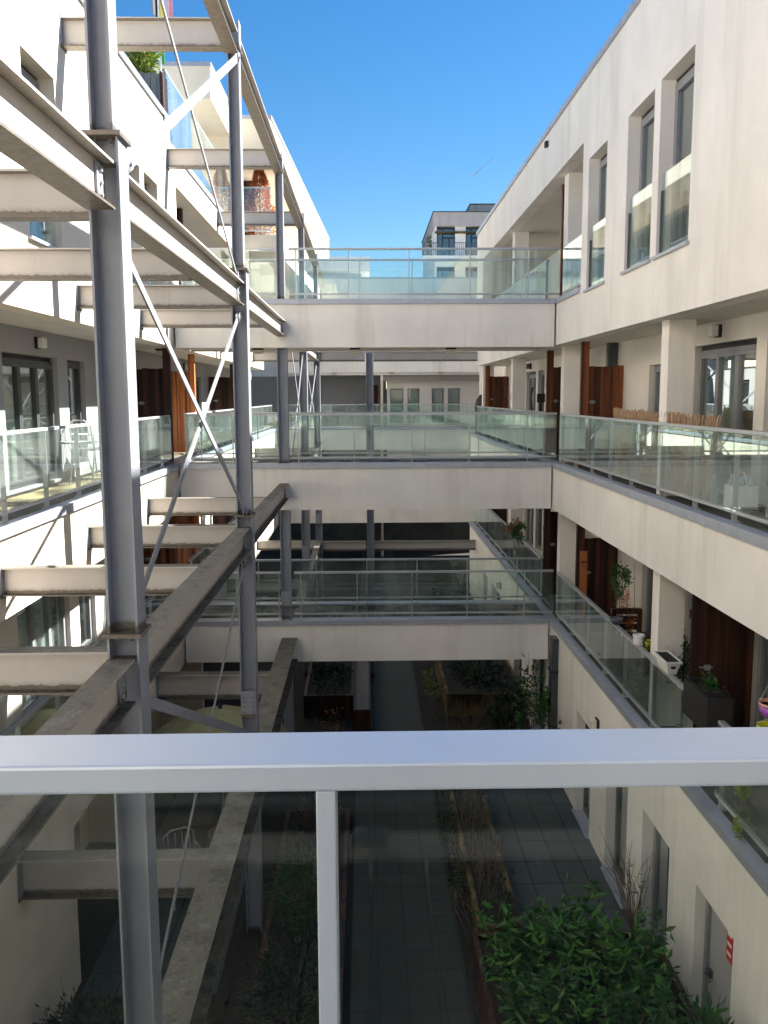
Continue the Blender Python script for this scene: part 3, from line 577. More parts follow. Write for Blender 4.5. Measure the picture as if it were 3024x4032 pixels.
# ================================================================== NEAR WALKWAY WITH THE RAIL IN FRONT OF US
nw = thing('walkway_bridge', 'nearest walkway bridge, its broad rail crossing the picture', 'footbridge', (0, 0, -2.05), 'walkway bridges across the courtyard')
B(X0, X1, -.85, .55, -1.36, -1.25).box(X0, X1, -.85, -.69, -2.05, -1.295).box(X0, X1, .47, .63, -2.05, -1.295).build('slab', 'bridge', nw)
m = MB(); x = X0 + .02
while x < X1 - .1: m.box(x, x + .135, -.60, .38, -1.24, -1.20); x += .145
m.build('deck', 'grey_deck', nw); coping(nw, X0, X1, .42, .84, -1.292, -1.2, 'x', 2.2)
nr = MB().box(-3.4, 3.45, .722, .797, -.3355, -.31).build('hand_rail', 'near_rail', nw, bevel=.003)
for x in (-1.10, -.0365, 1.04, 2.1, -2.2, -3.2, 3.1): MB().box(x - .0085, x + .0085, .725, .775, -1.19, -.336).build('rail_post', 'near_rail', nw, bevel=.0015)
for a, b in ((-3.19, -2.21), (-2.19, -1.11), (-1.09, -.0415), (-.0315, 1.03), (1.05, 2.09), (2.11, 3.09)): B(a, b, .783, .793, -1.08, -.337).build('glass_panel', 'near_glass', nw)
B(-3.4, 3.45, .735, .785, -1.125, -1.10).build('bottom_rail', 'near_rail', nw)
railing(nw, (X0 + .1, -.72), (X1 - .1, -.72), -1.2, -.31, spaced(.2, 6.3, 1.05), (0, -1), name='rear_railing')
t = thing('added_reflection_wall', 'unseen pale wall added behind the viewpoint for its reflection in the near glass', 'reflected wall', (-1.6, -4.5, -6.8))  # unseen wall, added and sized to show pale in the near glass
B(-2.05, -1.17, -6.0, -4.0, -6.8, 4.4).build('wall', 'plaster_left', t)
# ================================================================== BALCONY SCREENS
MD = (('middle', 0.), ('lowest', -2.89))
for nm, dz in MD:
    z0 = -1.19 + dz; ps = -.01 + .877 + dz if dz == 0 else -2.07
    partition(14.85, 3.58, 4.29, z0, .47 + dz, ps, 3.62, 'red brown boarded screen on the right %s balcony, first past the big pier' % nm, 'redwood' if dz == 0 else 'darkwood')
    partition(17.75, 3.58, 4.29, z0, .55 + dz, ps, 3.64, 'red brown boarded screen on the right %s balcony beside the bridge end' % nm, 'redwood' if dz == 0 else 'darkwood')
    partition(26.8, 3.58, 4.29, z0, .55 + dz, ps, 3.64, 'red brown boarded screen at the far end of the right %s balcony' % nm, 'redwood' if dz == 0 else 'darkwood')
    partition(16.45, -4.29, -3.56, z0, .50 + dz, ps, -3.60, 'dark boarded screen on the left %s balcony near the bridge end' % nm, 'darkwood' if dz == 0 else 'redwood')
    partition(18.85, -4.29, -3.56, z0, .52 + dz, ps, -3.62, 'boarded screen on the left %s balcony just beyond the bridge' % nm, 'redwood_light' if dz == 0 else 'redwood')
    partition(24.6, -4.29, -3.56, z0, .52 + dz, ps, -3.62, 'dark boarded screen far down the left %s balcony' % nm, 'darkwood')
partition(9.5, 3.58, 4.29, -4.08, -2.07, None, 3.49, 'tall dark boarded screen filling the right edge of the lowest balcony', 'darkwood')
partition(17.05, 3.70, 4.6, 1.61, 3.0, 3.85, 3.72, 'weathered boarded screen and post on the top right terrace', 'redwood')
partition(18.6, -4.6, -3.7, 1.61, 3.0, 3.73, -3.72, 'brown boarded screen under the top left terrace soffit', 'darkwood')
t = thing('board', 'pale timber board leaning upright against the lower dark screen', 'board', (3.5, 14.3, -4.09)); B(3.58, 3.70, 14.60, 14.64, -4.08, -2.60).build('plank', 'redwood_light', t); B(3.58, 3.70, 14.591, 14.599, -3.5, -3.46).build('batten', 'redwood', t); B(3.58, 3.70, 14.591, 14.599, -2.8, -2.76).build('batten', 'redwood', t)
t = thing('downpipe', 'dark square pipe behind the boarded screen on the right middle balcony', 'downpipe', (4.2, 15.3, -1.19)); B(4.13, 4.29, 15.25, 15.4, -1.19, .875).build('pipe', 'frame_dark', t)
# ================================================================== LAMPS AND SMALL FITTINGS
def ceiling_lamp(x, y, z, label):
    t = thing('ceiling_lamp', label, 'lamp', (x, y, z - .12), 'box lamps under the walkways and soffits')
    B(x - .095, x + .095, y - .07, y + .07, z - .03, z).build('lamp_base', 'black', t); B(x - .085, x + .085, y - .06, y + .06, z - .105, z - .031).build('lamp_cover', 'lamp', t, bevel=.006)
ceiling_lamp(-3.75, 16.65, .865, 'box lamp under the soffit left of the steel columns')
for x, n in ((-1.98, 'left of the third steel column'), (-.19, 'at mid span'), (1.58, 'near its right end')): ceiling_lamp(x, 16.7, .877, 'cream box lamp under the top walkway bridge, ' + n)
ceiling_lamp(4.0, 16.4, .86, 'dark box lamp above the boarded screen on the right'); ceiling_lamp(3.75, 14.4, -2.07, 'pale box lamp under the right middle balcony by the far screen'); ceiling_lamp(3.72, 8.45, -2.07, 'pale box lamp under the right middle balcony nearest the viewer')
for x, n in ((-1.2, 'left'), (1.0, 'centre'), (2.9, 'right')): ceiling_lamp(x, 34.7, .895, 'tiny box lamp under the far walkway bridge, %s one of three' % n)
def wall_lamp(X, sg, y, z, label, body='white'):
    t = thing('wall_lamp', label, 'lamp', (X - sg * .05, y, z - .07), 'box lamps on the walls')
    B(X - sg * .035, X - sg * .001, y - .075, y + .075, z - .075, z + .075).build('back_plate', 'black', t); B(X - sg * .12, X - sg * .036, y - .068, y + .068, z - .066, z + .066).build('lamp_cover', body, t, bevel=.012)
wall_lamp(RB_, 1, 10.9, .76, 'white box lamp above the near right French window'); wall_lamp(LBK, -1, 11.9, .70, 'white box lamp above the near left French window')
wall_lamp(LBK, -1, 21.4, .70, 'small box lamp high on the left wall between two screens'); wall_lamp(RX, 1, 12.5, -4.80, 'cream box lamp on the right ground floor wall by the window', 'lamp'); wall_lamp(RX, 1, 22.0, -4.78, 'cream box lamp on the far right ground floor wall', 'lamp')
wall_lamp(RB_, 1, 23.3, .74, 'dark box lamp above the far right French window', 'tub')
t = thing('wall_vent', 'small black vent high on the right wall below the roof edge', 'vent', (3.36, 17.06, 4.53)); B(3.33, 3.388, 17.0, 17.12, 4.53, 4.63).build('vent_body', 'black', t); B(3.325, 3.3295, 17.01, 17.11, 4.54, 4.62).build('grille', 'frame_dark', t)
t = thing('roof_vent', 'grey domed vent on the right roof edge', 'vent', (3.75, 22, 4.85)); MB().lathe((3.75, 22, 4.85), [(.05, 0), (.05, .18), (.11, .2), (.13, .28), (.10, .38), (.03, .43)], 14).build('dome', 'rail', t, smooth=True); B(3.6, 3.9, 21.85, 22.15, 4.552, 4.85).build('base', 'coping_dark', t)
# ================================================================== BALCONY THINGS
FL = -1.19
t = thing('reed_screen', 'roll of split cane screening leaning loosely behind the right glass railing', 'reed screen', (3.65, 11.2, FL))
m = MB(); y = 8.98
while y < 12.9:
    u = (y - 8.9) / 4.0; lean = .55 * max(0, 1 - u * 1.6) + random.uniform(-.02, .05); top = -.235 + .008 * math.sin(y * 5) + random.uniform(-.022, .022) + .03 * u
    if random.random() > (.15 if u > .35 else .35):
        m.bar((3.66 + random.uniform(-.01, .03), y + lean, FL + .01), (3.585 + random.uniform(-.01, .02), y, top), .006 + random.random() * .005, .008, (0, 1, 0))
    y += .0095
m.build('canes', 'cane', t, kind=None)
m = MB()
for z in (-.35, -.75, -1.05): m.tube([(3.66, 9.1 + (.0 - z) * .25, z), (3.64, 11, z), (3.65, 12.9, z)], .004, 5)
m.build('binding_wire', 'twig', t)
def bottle(x, y, z, name, label, grp=None, h=.32, r=.05):
    t = thing(name, label, 'bottle', (x, y, z), grp)
    MB().lathe((x, y, z), [(r * .9, 0), (r, .02), (r, h * .35), (r * .9, h * .4), (r, h * .45), (r, h * .7), (r * .3, h * .9), (r * .28, h * .93)], 12).build('bottle_body', 'water', t, smooth=True)
    MB().lathe((x, y, z), [(r * .34, h * .931), (r * .34, h)], 8).build('cap', 'white', t); return t
bottle(3.80, 9.60, FL, 'water_bottle', 'single clear water bottle standing beside the bottle pack')
t = thing('bottle_pack', 'shrink wrapped pack of large water bottles on the right balcony floor', 'bottle pack', (3.9, 9.15, FL))
B(3.79, 4.05, 9.02, 9.32, FL + .002, FL + .25).build('wrap', 'white', t, bevel=.02)
for i in range(2):
    for j in range(3): MB().lathe((3.86 + i * .12, 9.07 + j * .1, FL + .251), [(.045, 0), (.04, .03), (.018, .07), (.018, .1)], 10).build('bottle', 'water', t, smooth=True)
MB().tube([(3.92, 9.04, FL + .25), (3.92, 9.10, FL + .38), (3.92, 9.24, FL + .38), (3.92, 9.30, FL + .25)], .006, 6).build('carry_strap', 'white', t)
t = thing('exercise_roller', 'lime green exercise wheel with white grip on the right balcony floor', 'exercise wheel', (3.85, 10.1, FL))
MB().lathe((0, 0, 0), [(.02, -.02), (.10, -.02), (.11, 0), (.10, .02), (.02, .02)], 20).build('wheel', 'lime', t, smooth=True)
w = bpy.data.objects[[o.name for o in t.children][0]]; w.rotation_euler = (math.pi / 2, 0, .2); w.location = (0, .0, .12)
MB().tube([(3.85, 9.86, FL + .12), (3.85, 10.06, FL + .12)], .02, 8).build('grip', 'white', t)
MB().bar((3.95, 10.35, FL + .01), (3.98, 10.5, FL + .75), .03, .02).build('handle_bar', 'tub', t)
t = thing('exercise_bike', 'black elliptical trainer with upright handles on the right balcony past the bridge', 'exercise machine', (3.75, 19.2, FL))
MB().bar((3.75, 18.7, FL + .1), (3.75, 19.9, FL + .1), .06, .06).bar((3.55, 18.8, FL + .03), (3.95, 18.8, FL + .03), .05, .05).bar((3.55, 19.8, FL + .03), (3.95, 19.8, FL + .03), .05, .05).lathe((3.75, 19.6, FL + .12), [(.2, 0), (.2, .25), (.1, .3)], 14).bar((3.75, 19.2, FL + .1), (3.75, 19.15, -.10), .05, .05).build('base', 'black', t)
B(3.66, 3.84, 19.08, 19.13, -.16, .03).build('console', 'black', t, bevel=.02)
for k in (-1, 1): MB().tube([(3.75 + k * .17, 19.4, FL + .3), (3.75 + k * .17, 19.2, -.35), (3.75 + k * .24, 19.0, -.05), (3.75 + k * .22, 18.9, .16)], .018, 8).build('handle', 'black', t)
t = thing('covered_chair', 'chair back draped in black cloth at the far right middle balcony', 'chair', (3.75, 28.0, FL))
MB().lathe((3.7, 28.2, FL), [(.22, 0), (.24, .45), (.26, .8), (.22, 1.05), (.10, 1.2), (.03, 1.22)], 12, 1, .7).build('cover', 'black', t, smooth=True); B(3.6, 3.8, 28.0, 28.4, FL - .0, FL + .03).build('base', 'frame_dark', t)
# garden chair and table on the left middle balcony
def chair(x, y, z, rz, label):
    t = thing('garden_chair', label, 'chair', (x, y, z)); c, s = math.cos(rz), math.sin(rz)
    T = lambda a, b, h: (x + a * c - b * s, y + a * s + b * c, z + h)
    MB().hexa([T(-.2, -.2, .43), T(.2, -.2, .43), T(.2, .2, .43), T(-.2, .2, .43)], [T(-.2, -.2, .455), T(.2, -.2, .455), T(.2, .2, .455), T(-.2, .2, .455)]).build('seat', 'frame', t)
    m = MB()
    for a in (-.15, -.05, .05, .15): m.tube([T(a, .2, .46), T(a, .25, .82)], .008, 6)
    m.tube([T(-.22, .2, .45), T(-.21, .25, .8), T(-.1, .27, .86), T(.1, .27, .86), T(.21, .25, .8), T(.22, .2, .45)], .012, 6).build('backrest', 'rail', t)
    for a in (-.21, .21):
        for b, q in ((-.19, -.24), (.19, .26)): MB().tube([T(a, b, .43), T(a * 1.08, q, 0.0)], .011, 6).build('leg', 'rail', t)
        MB().tube([T(a, -.19, .43), T(a * 1.05, -.2, .64), T(a * 1.05, .2, .66)], .011, 6).build('armrest', 'rail', t)
    return t
chair(-3.93, 12.95, FL, 2.6, 'metal garden chair with curved arms behind the left glass railing')
t = thing('garden_table', 'small round metal table on the left middle balcony', 'table', (-3.92, 12.25, FL)); MB().lathe((-3.92, 12.25, FL), [(.24, .56), (.25, .57), (.25, .585), (.01, .586)], 24).build('tabletop', 'rail', t)
for k in range(3):
    a = k * 2.1; MB().tube([(-3.92 + .07 * math.cos(a), 12.25 + .07 * math.sin(a), FL + .56), (-3.92 + .20 * math.cos(a), 12.25 + .20 * math.sin(a), FL)], .010, 6).build('leg', 'rail', t)
# pots on the lower right handrail (top of rail at -3.22)
RT = -3.219
t = thing('flower_pot', 'white ribbed round pot standing on the lower right handrail', 'pot', (3.52, 11.15, RT)); MB().lathe((3.52, 11.15, RT), [(.06, 0), (.075, .02), (.062, .04), (.078, .06), (.062, .085), (.078, .105), (.075, .135), (.055, .14), (.05, .11)], 20).build('pot', 'white', t, smooth=True); MB().lathe((3.52, 11.15, RT + .112), [(.05, 0), (.01, .005)], 14).build('soil', 'soil', t)
t = thing('window_box', 'white rectangular planter of bare soil on the lower right handrail', 'planter', (3.53, 10.05, RT))
MB().hexa([(3.48, 9.90, RT), (3.58, 9.90, RT), (3.58, 10.26, RT), (3.48, 10.26, RT)], [(3.45, 9.86, RT + .15), (3.61, 9.86, RT + .15), (3.61, 10.30, RT + .15), (3.45, 10.30, RT + .15)]).build('box', 'white', t, bevel=.004)
MB().box(3.435, 3.452, 9.845, 10.315, RT + .14, RT + .162).box(3.608, 3.625, 9.845, 10.315, RT + .14, RT + .162).box(3.4525, 3.6075, 9.845, 9.862, RT + .14, RT + .162).box(3.4525, 3.6075, 10.298, 10.315, RT + .14, RT + .162).build('rim', 'white', t)
B(3.4535, 3.6065, 9.863, 10.297, RT + .149, RT + .153).build('soil', 'soil', t); MB().lathe((3.53, 9.874, RT + .07), [(.0, 0), (.03, .01), (.03, .03), (.0, .04)], 10, 1, .12).build('slot', 'black', t)
t = thing('bowl', 'dark shallow bowl on the lower right handrail', 'bowl', (3.52, 12.2, RT)); MB().lathe((3.52, 12.2, RT), [(.05, 0), (.09, .05), (.095, .09), (.085, .09), (.04, .03)], 18).build('bowl_body', 'tub', t, smooth=True); MB().lathe((3.52, 12.2, RT + .05), [(.075, 0), (.01, .01)], 12).build('soil', 'soil', t)
t = thing('cup', 'lime yellow cup standing behind the white ribbed pot', 'cup', (3.70, 11.3, -3.3)); MB().lathe((3.70, 11.3, -3.33), [(.035, 0), (.045, .13), (.04, .13), (.03, .02)], 14).build('cup_body', 'yellow', t, smooth=True); 
t2 = thing('garden_table', 'dark timber table behind the pots on the lower right balcony', 'table', (3.85, 11.5, -4.08)); B(3.62, 4.1, 11.0, 12.2, -3.37, -3.335).build('tabletop', 'darkwood', t2)
for x in (3.66, 4.06):
    for y in (11.05, 12.15): B(x - .03, x + .03, y - .03, y + .03, -4.08, -3.371).build('leg', 'darkwood', t2)
t = thing('wooden_bench', 'dark slatted bench back beyond the pots on the lower right balcony', 'bench', (3.9, 12.9, -4.08)); B(3.65, 4.1, 12.5, 12.9, -3.68, -3.64).build('seat', 'darkwood', t)
m = MB()
for z in (-3.5, -3.38, -3.26): m.box(3.65, 4.1, 12.92, 12.95, z, z + .09)
m.build('backrest', 'darkwood', t)
for x in (3.68, 4.07): B(x - .03, x + .03, 12.5, 12.56, -4.08, -3.681).build('leg', 'darkwood', t); B(x - .03, x + .03, 12.86, 12.918, -4.08, -3.17).build('leg', 'darkwood', t)
# ------------------------------------------------------------------ plants
def rnd(a, b): return random.uniform(a, b)
def foliage(mb, c, r, n, size, wd=.4, up=.3, hollow=.3):
    """n leaves scattered in clumps through an ellipsoid"""
    cl = []
    for _ in range(max(3, n // 40)):
        while True:
            p = Vector((rnd(-1, 1), rnd(-1, 1), rnd(-1, 1)))
            if hollow < p.length < 1: break
        cl.append(p)
    for i in range(n):
        k = random.choice(cl); p = k * .85 + Vector((random.gauss(0, .16), random.gauss(0, .16), random.gauss(0, .16)))
        q = Vector((c[0] + p.x * r[0], c[1] + p.y * r[1], c[2] + p.z * r[2]))
        d = Vector((p.x + rnd(-.7, .7), p.y + rnd(-.7, .7), p.z * .5 + up + rnd(-.6, .6)))
        mb.leaf(q, d, size * rnd(.6, 1.25), wd)
    return cl
def twigs(mb, base, c, r, n, rad=.006, wob=.12):
    for i in range(n):
        e = Vector((c[0] + rnd(-1, 1) * r[0], c[1] + rnd(-1, 1) * r[1], c[2] + rnd(-.3, 1) * r[2])); b = Vector(base) + Vector((rnd(-.04, .04), rnd(-.04, .04), 0))
        mid = b.lerp(e, .5) + Vector((rnd(-wob, wob), rnd(-wob, wob), rnd(0, wob)))
        mb.tube([b, b.lerp(mid, .6), mid, mid.lerp(e, .6) + Vector((rnd(-.03, .03), rnd(-.03, .03), 0)), e], rad, 5, rad * .35)
def shrub(name, label, cat, base, c, r, n, size, leaf='leaf', wd=.4, tw=10, twr=.008, group=None, up=.3, second=None):
    t = thing(name, label, cat, base, group)
    m = MB(); foliage(m, c, r, n, size, wd, up); m.build('foliage', leaf, t)
    if second: m = MB(); foliage(m, second[1], second[2], second[3], size * .9, wd, up); m.build('foliage', second[0], t)
    if tw: m = MB(); twigs(m, base, c, r, tw, twr); m.build('stems', 'twig', t)
    return t
GZ = -6.79
def planter(x0, x1, y0, y1, z0, z1, label, mat='sleeper', th=.06, fill='soil'):
    t = thing('timber_planter', label, 'planter', ((x0 + x1) / 2, (y0 + y1) / 2, z0))
    MB().box(x0, x1, y0, y0 + th, z0, z1).box(x0, x1, y1 - th, y1, z0, z1).box(x0, x0 + th, y0 + th, y1 - th, z0, z1).box(x1 - th, x1, y0 + th, y1 - th, z0, z1).build('boards', mat, t)
    B(x0 + th, x1 - th, y0 + th, y1 - th, z0, z1 - .05).build('soil', fill, t); return t
planter(1.32, 1.86, 10.0, 15.4, GZ, -6.38, 'long narrow timber planter with bare twigs between path and patio')
planter(1.22, 3.36, 7.2, 9.75, GZ, -6.30, 'big dark planter box under the leafy bushes at lower right', 'darkwood')
planter(1.68, 3.36, 18.2, 22.6, GZ, -6.30, 'timber edged bed right of the path beyond the lowest bridge')
planter(-1.36, -.30, 18.2, 23.0, GZ, -6.30, 'dark timber box left of the path beyond the lowest bridge', 'darkwood')
planter(-.29, .06, 17.3, 24.5, GZ, -6.30, 'narrow stone filled trough along the left side of the path', 'darkwood', .04, 'gravel')
planter(-1.30, -.30, 6.8, 13.5, GZ, -6.55, 'dark planting bed along the left side of the path', 'darkwood')
planter(1.6, 3.3, 24.5, 30, GZ, -6.3, 'distant timber bed right of the path', 'darkwood')
for i, (x, y, rr) in enumerate(((1.62, 8.9, .45), (2.25, 9.1, .5), (2.75, 8.6, .42), (1.75, 8.0, .5), (2.5, 7.9, .5))):
    lab = ('leafy green bush at the left front of the big lower right planter', 'leafy green bush in the middle of the big lower right planter', 'leafy green bush at the right end of the big planter by the wall', 'leafy green bush cut by the bottom edge of the picture', 'low leafy bush nearest the entrance door recess')[i]
    t = thing('leafy_bush', lab, 'bush', (x, y, -6.34), 'leafy bushes in the lower right planter')
    m = MB()
    for s in range(17):                     # upright stems with whorls of long leaves
        sx, sy = x + rnd(-rr, rr) * .8, y + rnd(-rr, rr) * .8; h = rnd(.35, .8); top = Vector((sx + rnd(-.1, .1), sy + rnd(-.1, .1), -6.34 + h)); b = Vector((sx * .6 + x * .4, sy * .6 + y * .4, -6.34))
        for k in range(26):
            u = rnd(.25, 1); p = b.lerp(top, u); a = rnd(0, 6.28); m.leaf(p, (math.cos(a), math.sin(a), rnd(-.35, .55)), rnd(.11, .19) * (1.15 - u * .4), .42)
        for k in range(4): m.leaf(top, (rnd(-.5, .5), rnd(-.5, .5), 1), .09, .4)
    m.build('foliage', 'leaf', t); m = MB()
    for k in range(110): m.leaf((x + rnd(-rr, rr), y + rnd(-rr, rr), rnd(-6.1, -5.55)), (rnd(-1, 1), rnd(-1, 1), rnd(-.2, .9)), rnd(.08, .16), .36)
    m.build('young_leaves', 'leaf_fresh', t); m = MB(); twigs(m, (x, y, -6.34), (x, y, -5.9), (rr * .8, rr * .8, .3), 10, .007); m.build('stems', 'twig', t)
shrub('leafy_bush', 'small glossy bush beside the ground floor entrance door', 'bush', (3.0, 6.95, GZ), (3.0, 7.1, -5.75), (.33, .45, .42), 700, .10, 'leaf', .4, 12)
shrub('bare_shrub', 'bare twiggy shrub against the wall between the patio doors', 'shrub', (3.15, 9.75, -6.34), (3.1, 10.0, -5.75), (.28, .4, .5), 24, .05, 'leaf_dry', .4, 34, .006)
t = thing('dry_stems', 'dry brown stems standing in the long narrow planter', 'plant', (1.6, 12.6, -6.43)); m = MB()
for i in range(190):
    y = rnd(10.1, 15.3); x = rnd(1.42, 1.78); h = rnd(.15, .75); m.tube([(x, y, -6.43), (x + rnd(-.06, .06), y + rnd(-.06, .06), -6.43 + h * .6), (x + rnd(-.14, .14), y + rnd(-.14, .14), -6.43 + h)], .0045, 4, .002)
m.build('stems', 'twig', t); m = MB()
for i in range(500): y = rnd(10.1, 15.3); m.leaf((rnd(1.3, 1.85), y, rnd(-6.42, -6.0)), (rnd(-1, 1), rnd(-1, 1), rnd(-.2, .8)), rnd(.03, .08), .5)
m.build('foliage', 'leaf_dark', t)
shrub('creeping_shrub', 'low creeping evergreen spilling onto the path edge', 'shrub', (1.25, 11.5, GZ), (1.24, 12.2, -6.55), (.16, 2.4, .26), 1300, .06, 'leaf_dark', .5, 30, .004)
shrub('evergreen_shrub', 'large dark evergreen shrub left of the path near the viewer', 'shrub', (-.8, 8.2, -6.6), (-.82, 8.3, -6.15), (.46, 1.1, .5), 3200, .07, 'leaf_dark', .35, 24)
shrub('evergreen_shrub', 'dark evergreen shrub left of the path, second from the viewer', 'shrub', (-.85, 10.6, -6.6), (-.85, 10.6, -6.2), (.4, 1.0, .45), 2200, .07, 'leaf', .35, 20)
shrub('bare_shrub', 'pale brushy shrub behind the evergreens left of the path', 'shrub', (-.85, 12.8, -6.6), (-.85, 12.7, -6.0), (.4, .7, .6), 60, .05, 'leaf_dry', .4, 90, .004)
shrub('evergreen_shrub', 'dark brushwood under the left ground floor wall', 'shrub', (-2.6, 7.9, GZ), (-2.6, 8.0, -6.35), (.8, .7, .4), 2400, .09, 'leaf_dark', .2, 60, .005)
shrub('climbing_plant', 'tall leafy climber rising by the downpipe under the lowest bridge', 'climber', (2.95, 15.3, GZ), (2.95, 15.3, -5.35), (.28, .2, .9), 380, .13, 'leaf', .35, 9, .007)
shrub('bare_shrub', 'tangle of bare twigs on the bed right of the path', 'shrub', (2.0, 16.9, GZ), (2.1, 16.9, -6.2), (.5, .4, .5), 30, .05, 'leaf_dry', .4, 80, .004)
shrub('leafy_bush', 'lush dark bush below the lowest bridge by the right wall', 'bush', (2.8, 16.6, GZ), (2.75, 16.8, -6.15), (.45, .5, .6), 1500, .10, 'leaf_dark', .35, 14)
shrub('leafy_bush', 'young bright leaved plant at the path corner under the bridge', 'bush', (1.45, 18.0, GZ), (1.42, 18.0, -5.85), (.2, .2, .5), 110, .12, 'leaf_lime', .35, 6, .006)
shrub('bare_shrub', 'slim twiggy shrub with a leafy tip beside the dark downpipe', 'shrub', (3.15, 14.6, GZ), (3.15, 14.6, -5.7), (.15, .15, .7), 40, .09, 'leaf', .4, 22, .005)
shrub('bare_shrub', 'withered brown shrub left of the path under the bridge', 'shrub', (-.75, 16.6, GZ), (-.75, 16.6, -6.4), (.45, .4, .35), 90, .07, 'leaf_dry', .4, 40, .004)
shrub('ground_ivy', 'dark ivy covering the bed right of the path past the lowest bridge', 'ivy', (2.5, 20.2, -6.36), (2.5, 20.2, -6.3), (.75, 2.0, .14), 1500, .09, 'leaf_dark', .6, 10, .004)
shrub('ground_ivy', 'dark ivy in the timber box left of the path past the lowest bridge', 'ivy', (-.83, 20.4, -6.36), (-.83, 20.4, -6.3), (.45, 2.1, .12), 1100, .09, 'leaf_dark', .6, 8, .004)
shrub('evergreen_shrub', 'dark bush in the distant bed', 'shrub', (2.4, 25, -6.4), (2.4, 25.2, -5.7), (.6, .8, .6), 900, .12, 'leaf_dark', .4, 8)
shrub('potted_plant', 'tall potted shrub, green above and rust brown below, on the lower right balcony', 'plant', (3.92, 13.35, -3.95), (3.95, 13.4, -2.85), (.15, .2, .35), 520, .06, 'leaf', .4, 10, .007, second=('leaf_brown', (3.90, 13.1, -3.35), (.17, .22, .36), 520))
t = thing('flower_pot', 'dark tub holding the tall rust coloured shrub', 'pot', (3.92, 13.35, -4.08)); MB().lathe((3.92, 13.35, -4.08), [(.12, 0), (.16, .26), (.17, .28), (.15, .28), (.13, .24)], 18).build('pot', 'tub', t, smooth=True); MB().lathe((3.92, 13.35, -3.86), [(.145, 0), (.01, .01)], 12).build('soil', 'soil', t)
shrub('fern', 'feathery dark fern behind the white planter', 'fern', (3.85, 11.0, -3.9), (3.82, 10.7, -3.25), (.2, .55, .3), 900, .07, 'leaf_dark', .25, 16, .004)
t = thing('flower_pot', 'grey tub under the fern behind the lower glass', 'pot', (3.85, 10.85, -4.08)); MB().lathe((3.85, 10.85, -4.08), [(.14, 0), (.18, .3), (.16, .3), (.14, .25)], 16).build('pot', 'tub', t, smooth=True); MB().lathe((3.85, 10.85, -3.84), [(.15, 0), (.01, .01)], 12).build('soil', 'soil', t)
t = planter(3.40, 3.66, 8.50, 9.18, -3.40, -3.02, 'dark timber trough hooked over the gap in the lower right railing', 'black', .025)
shrub('trough_plant', 'sparse small plants growing in the dark hooked trough', 'plant', (3.53, 8.85, -3.08), (3.53, 8.9, -2.98), (.10, .32, .09), 130, .07, 'leaf', .4, 6, .003)
shrub('trailing_plant', 'pale green ivy trailing over the coping at the lower right', 'climber', (3.50, 7.75, -3.6), (3.45, 7.75, -3.85), (.04, .16, .38), 130, .055, 'leaf_lime', .7, 8, .004)
shrub('trailing_plant', 'bushy plant spilling over the far right lower railing', 'plant', (3.6, 20.0, -4.0), (3.45, 20.2, -3.1), (.22, .7, .22), 420, .08, 'leaf_dry', .5, 12, .005, second=('leaf', (3.5, 20.1, -3.12), (.2, .6, .2), 260))
shrub('potted_plant', 'green hedge plant cut by the right edge on the middle balcony', 'plant', (3.72, 7.4, -1.0), (3.72, 7.45, -.72), (.14, .25, .36), 700, .06, 'leaf', .35, 8, .005)
t = thing('flower_pot', 'white pot at the right edge on the middle balcony', 'pot', (3.72, 7.42, FL)); MB().lathe((3.72, 7.42, FL), [(.09, 0), (.13, .22), (.12, .22), (.1, .18)], 18).build('pot', 'white', t, smooth=True); MB().lathe((3.72, 7.42, FL + .19), [(.11, 0), (.01, .01)], 12).build('soil', 'soil', t)
shrub('bare_shrub', 'thin bare branches above the rail of the right middle balcony', 'shrub', (3.75, 22.5, FL), (3.7, 22.5, -.1), (.2, .7, .5), 10, .05, 'leaf_dry', .4, 22, .006)
t = thing('timber_planter', 'tall dark boarded planter holding bamboo on the left roof edge', 'planter', (-3.75, 15.95, 4.3)); x = -4.10
while x < -3.45: B(x, x + .10, 15.74, 15.765, 4.36, 5.36 + rnd(-.015, .015)).build('board', 'tub', t); x += .108
B(-4.1, -3.41, 15.77, 16.15, 4.36, 5.30).build('box', 'frame_dark', t); B(-3.41, -3.37, 15.73, 16.15, 4.775, 5.38).build('corner_post', 'darkwood', t)
shrub('bamboo', 'bright yellow green bamboo on the left roof edge', 'bamboo', (-3.75, 15.95, 5.3), (-3.80, 15.95, 5.66), (.36, .24, .34), 1900, .11, 'leaf_lime', .18, 30, .005)
shrub('bamboo', 'small straggly bamboo behind the roof glass', 'bamboo', (-3.7, 17.2, 4.4), (-3.68, 17.2, 5.5), (.1, .3, .5), 160, .10, 'leaf_lime', .16, 8, .004)
t = thing('conifer', 'rust brown dying conifer behind glass on the left roof terrace', 'conifer', (-2.9, 25.6, 4.34)); m = MB()
for i in range(2600):
    u = random.random() ** .8; r = .42 * (1 - u) ** .7 + .03; a = rnd(0, 6.28); rr = r * math.sqrt(rnd(.2, 1)) * (1 + .25 * math.sin(a * 3 + u * 9)); p = (-2.9 + rr * math.cos(a), 25.6 + rr * math.sin(a), 4.5 + 1.65 * u); m.leaf(p, (math.cos(a), math.sin(a), .5), rnd(.06, .13), .3)
m.build('foliage', 'leaf_brown', t); MB().tube([(-2.9, 25.6, 4.34), (-2.9, 25.6, 6.0)], .03, 6, .01).build('trunk', 'twig', t)
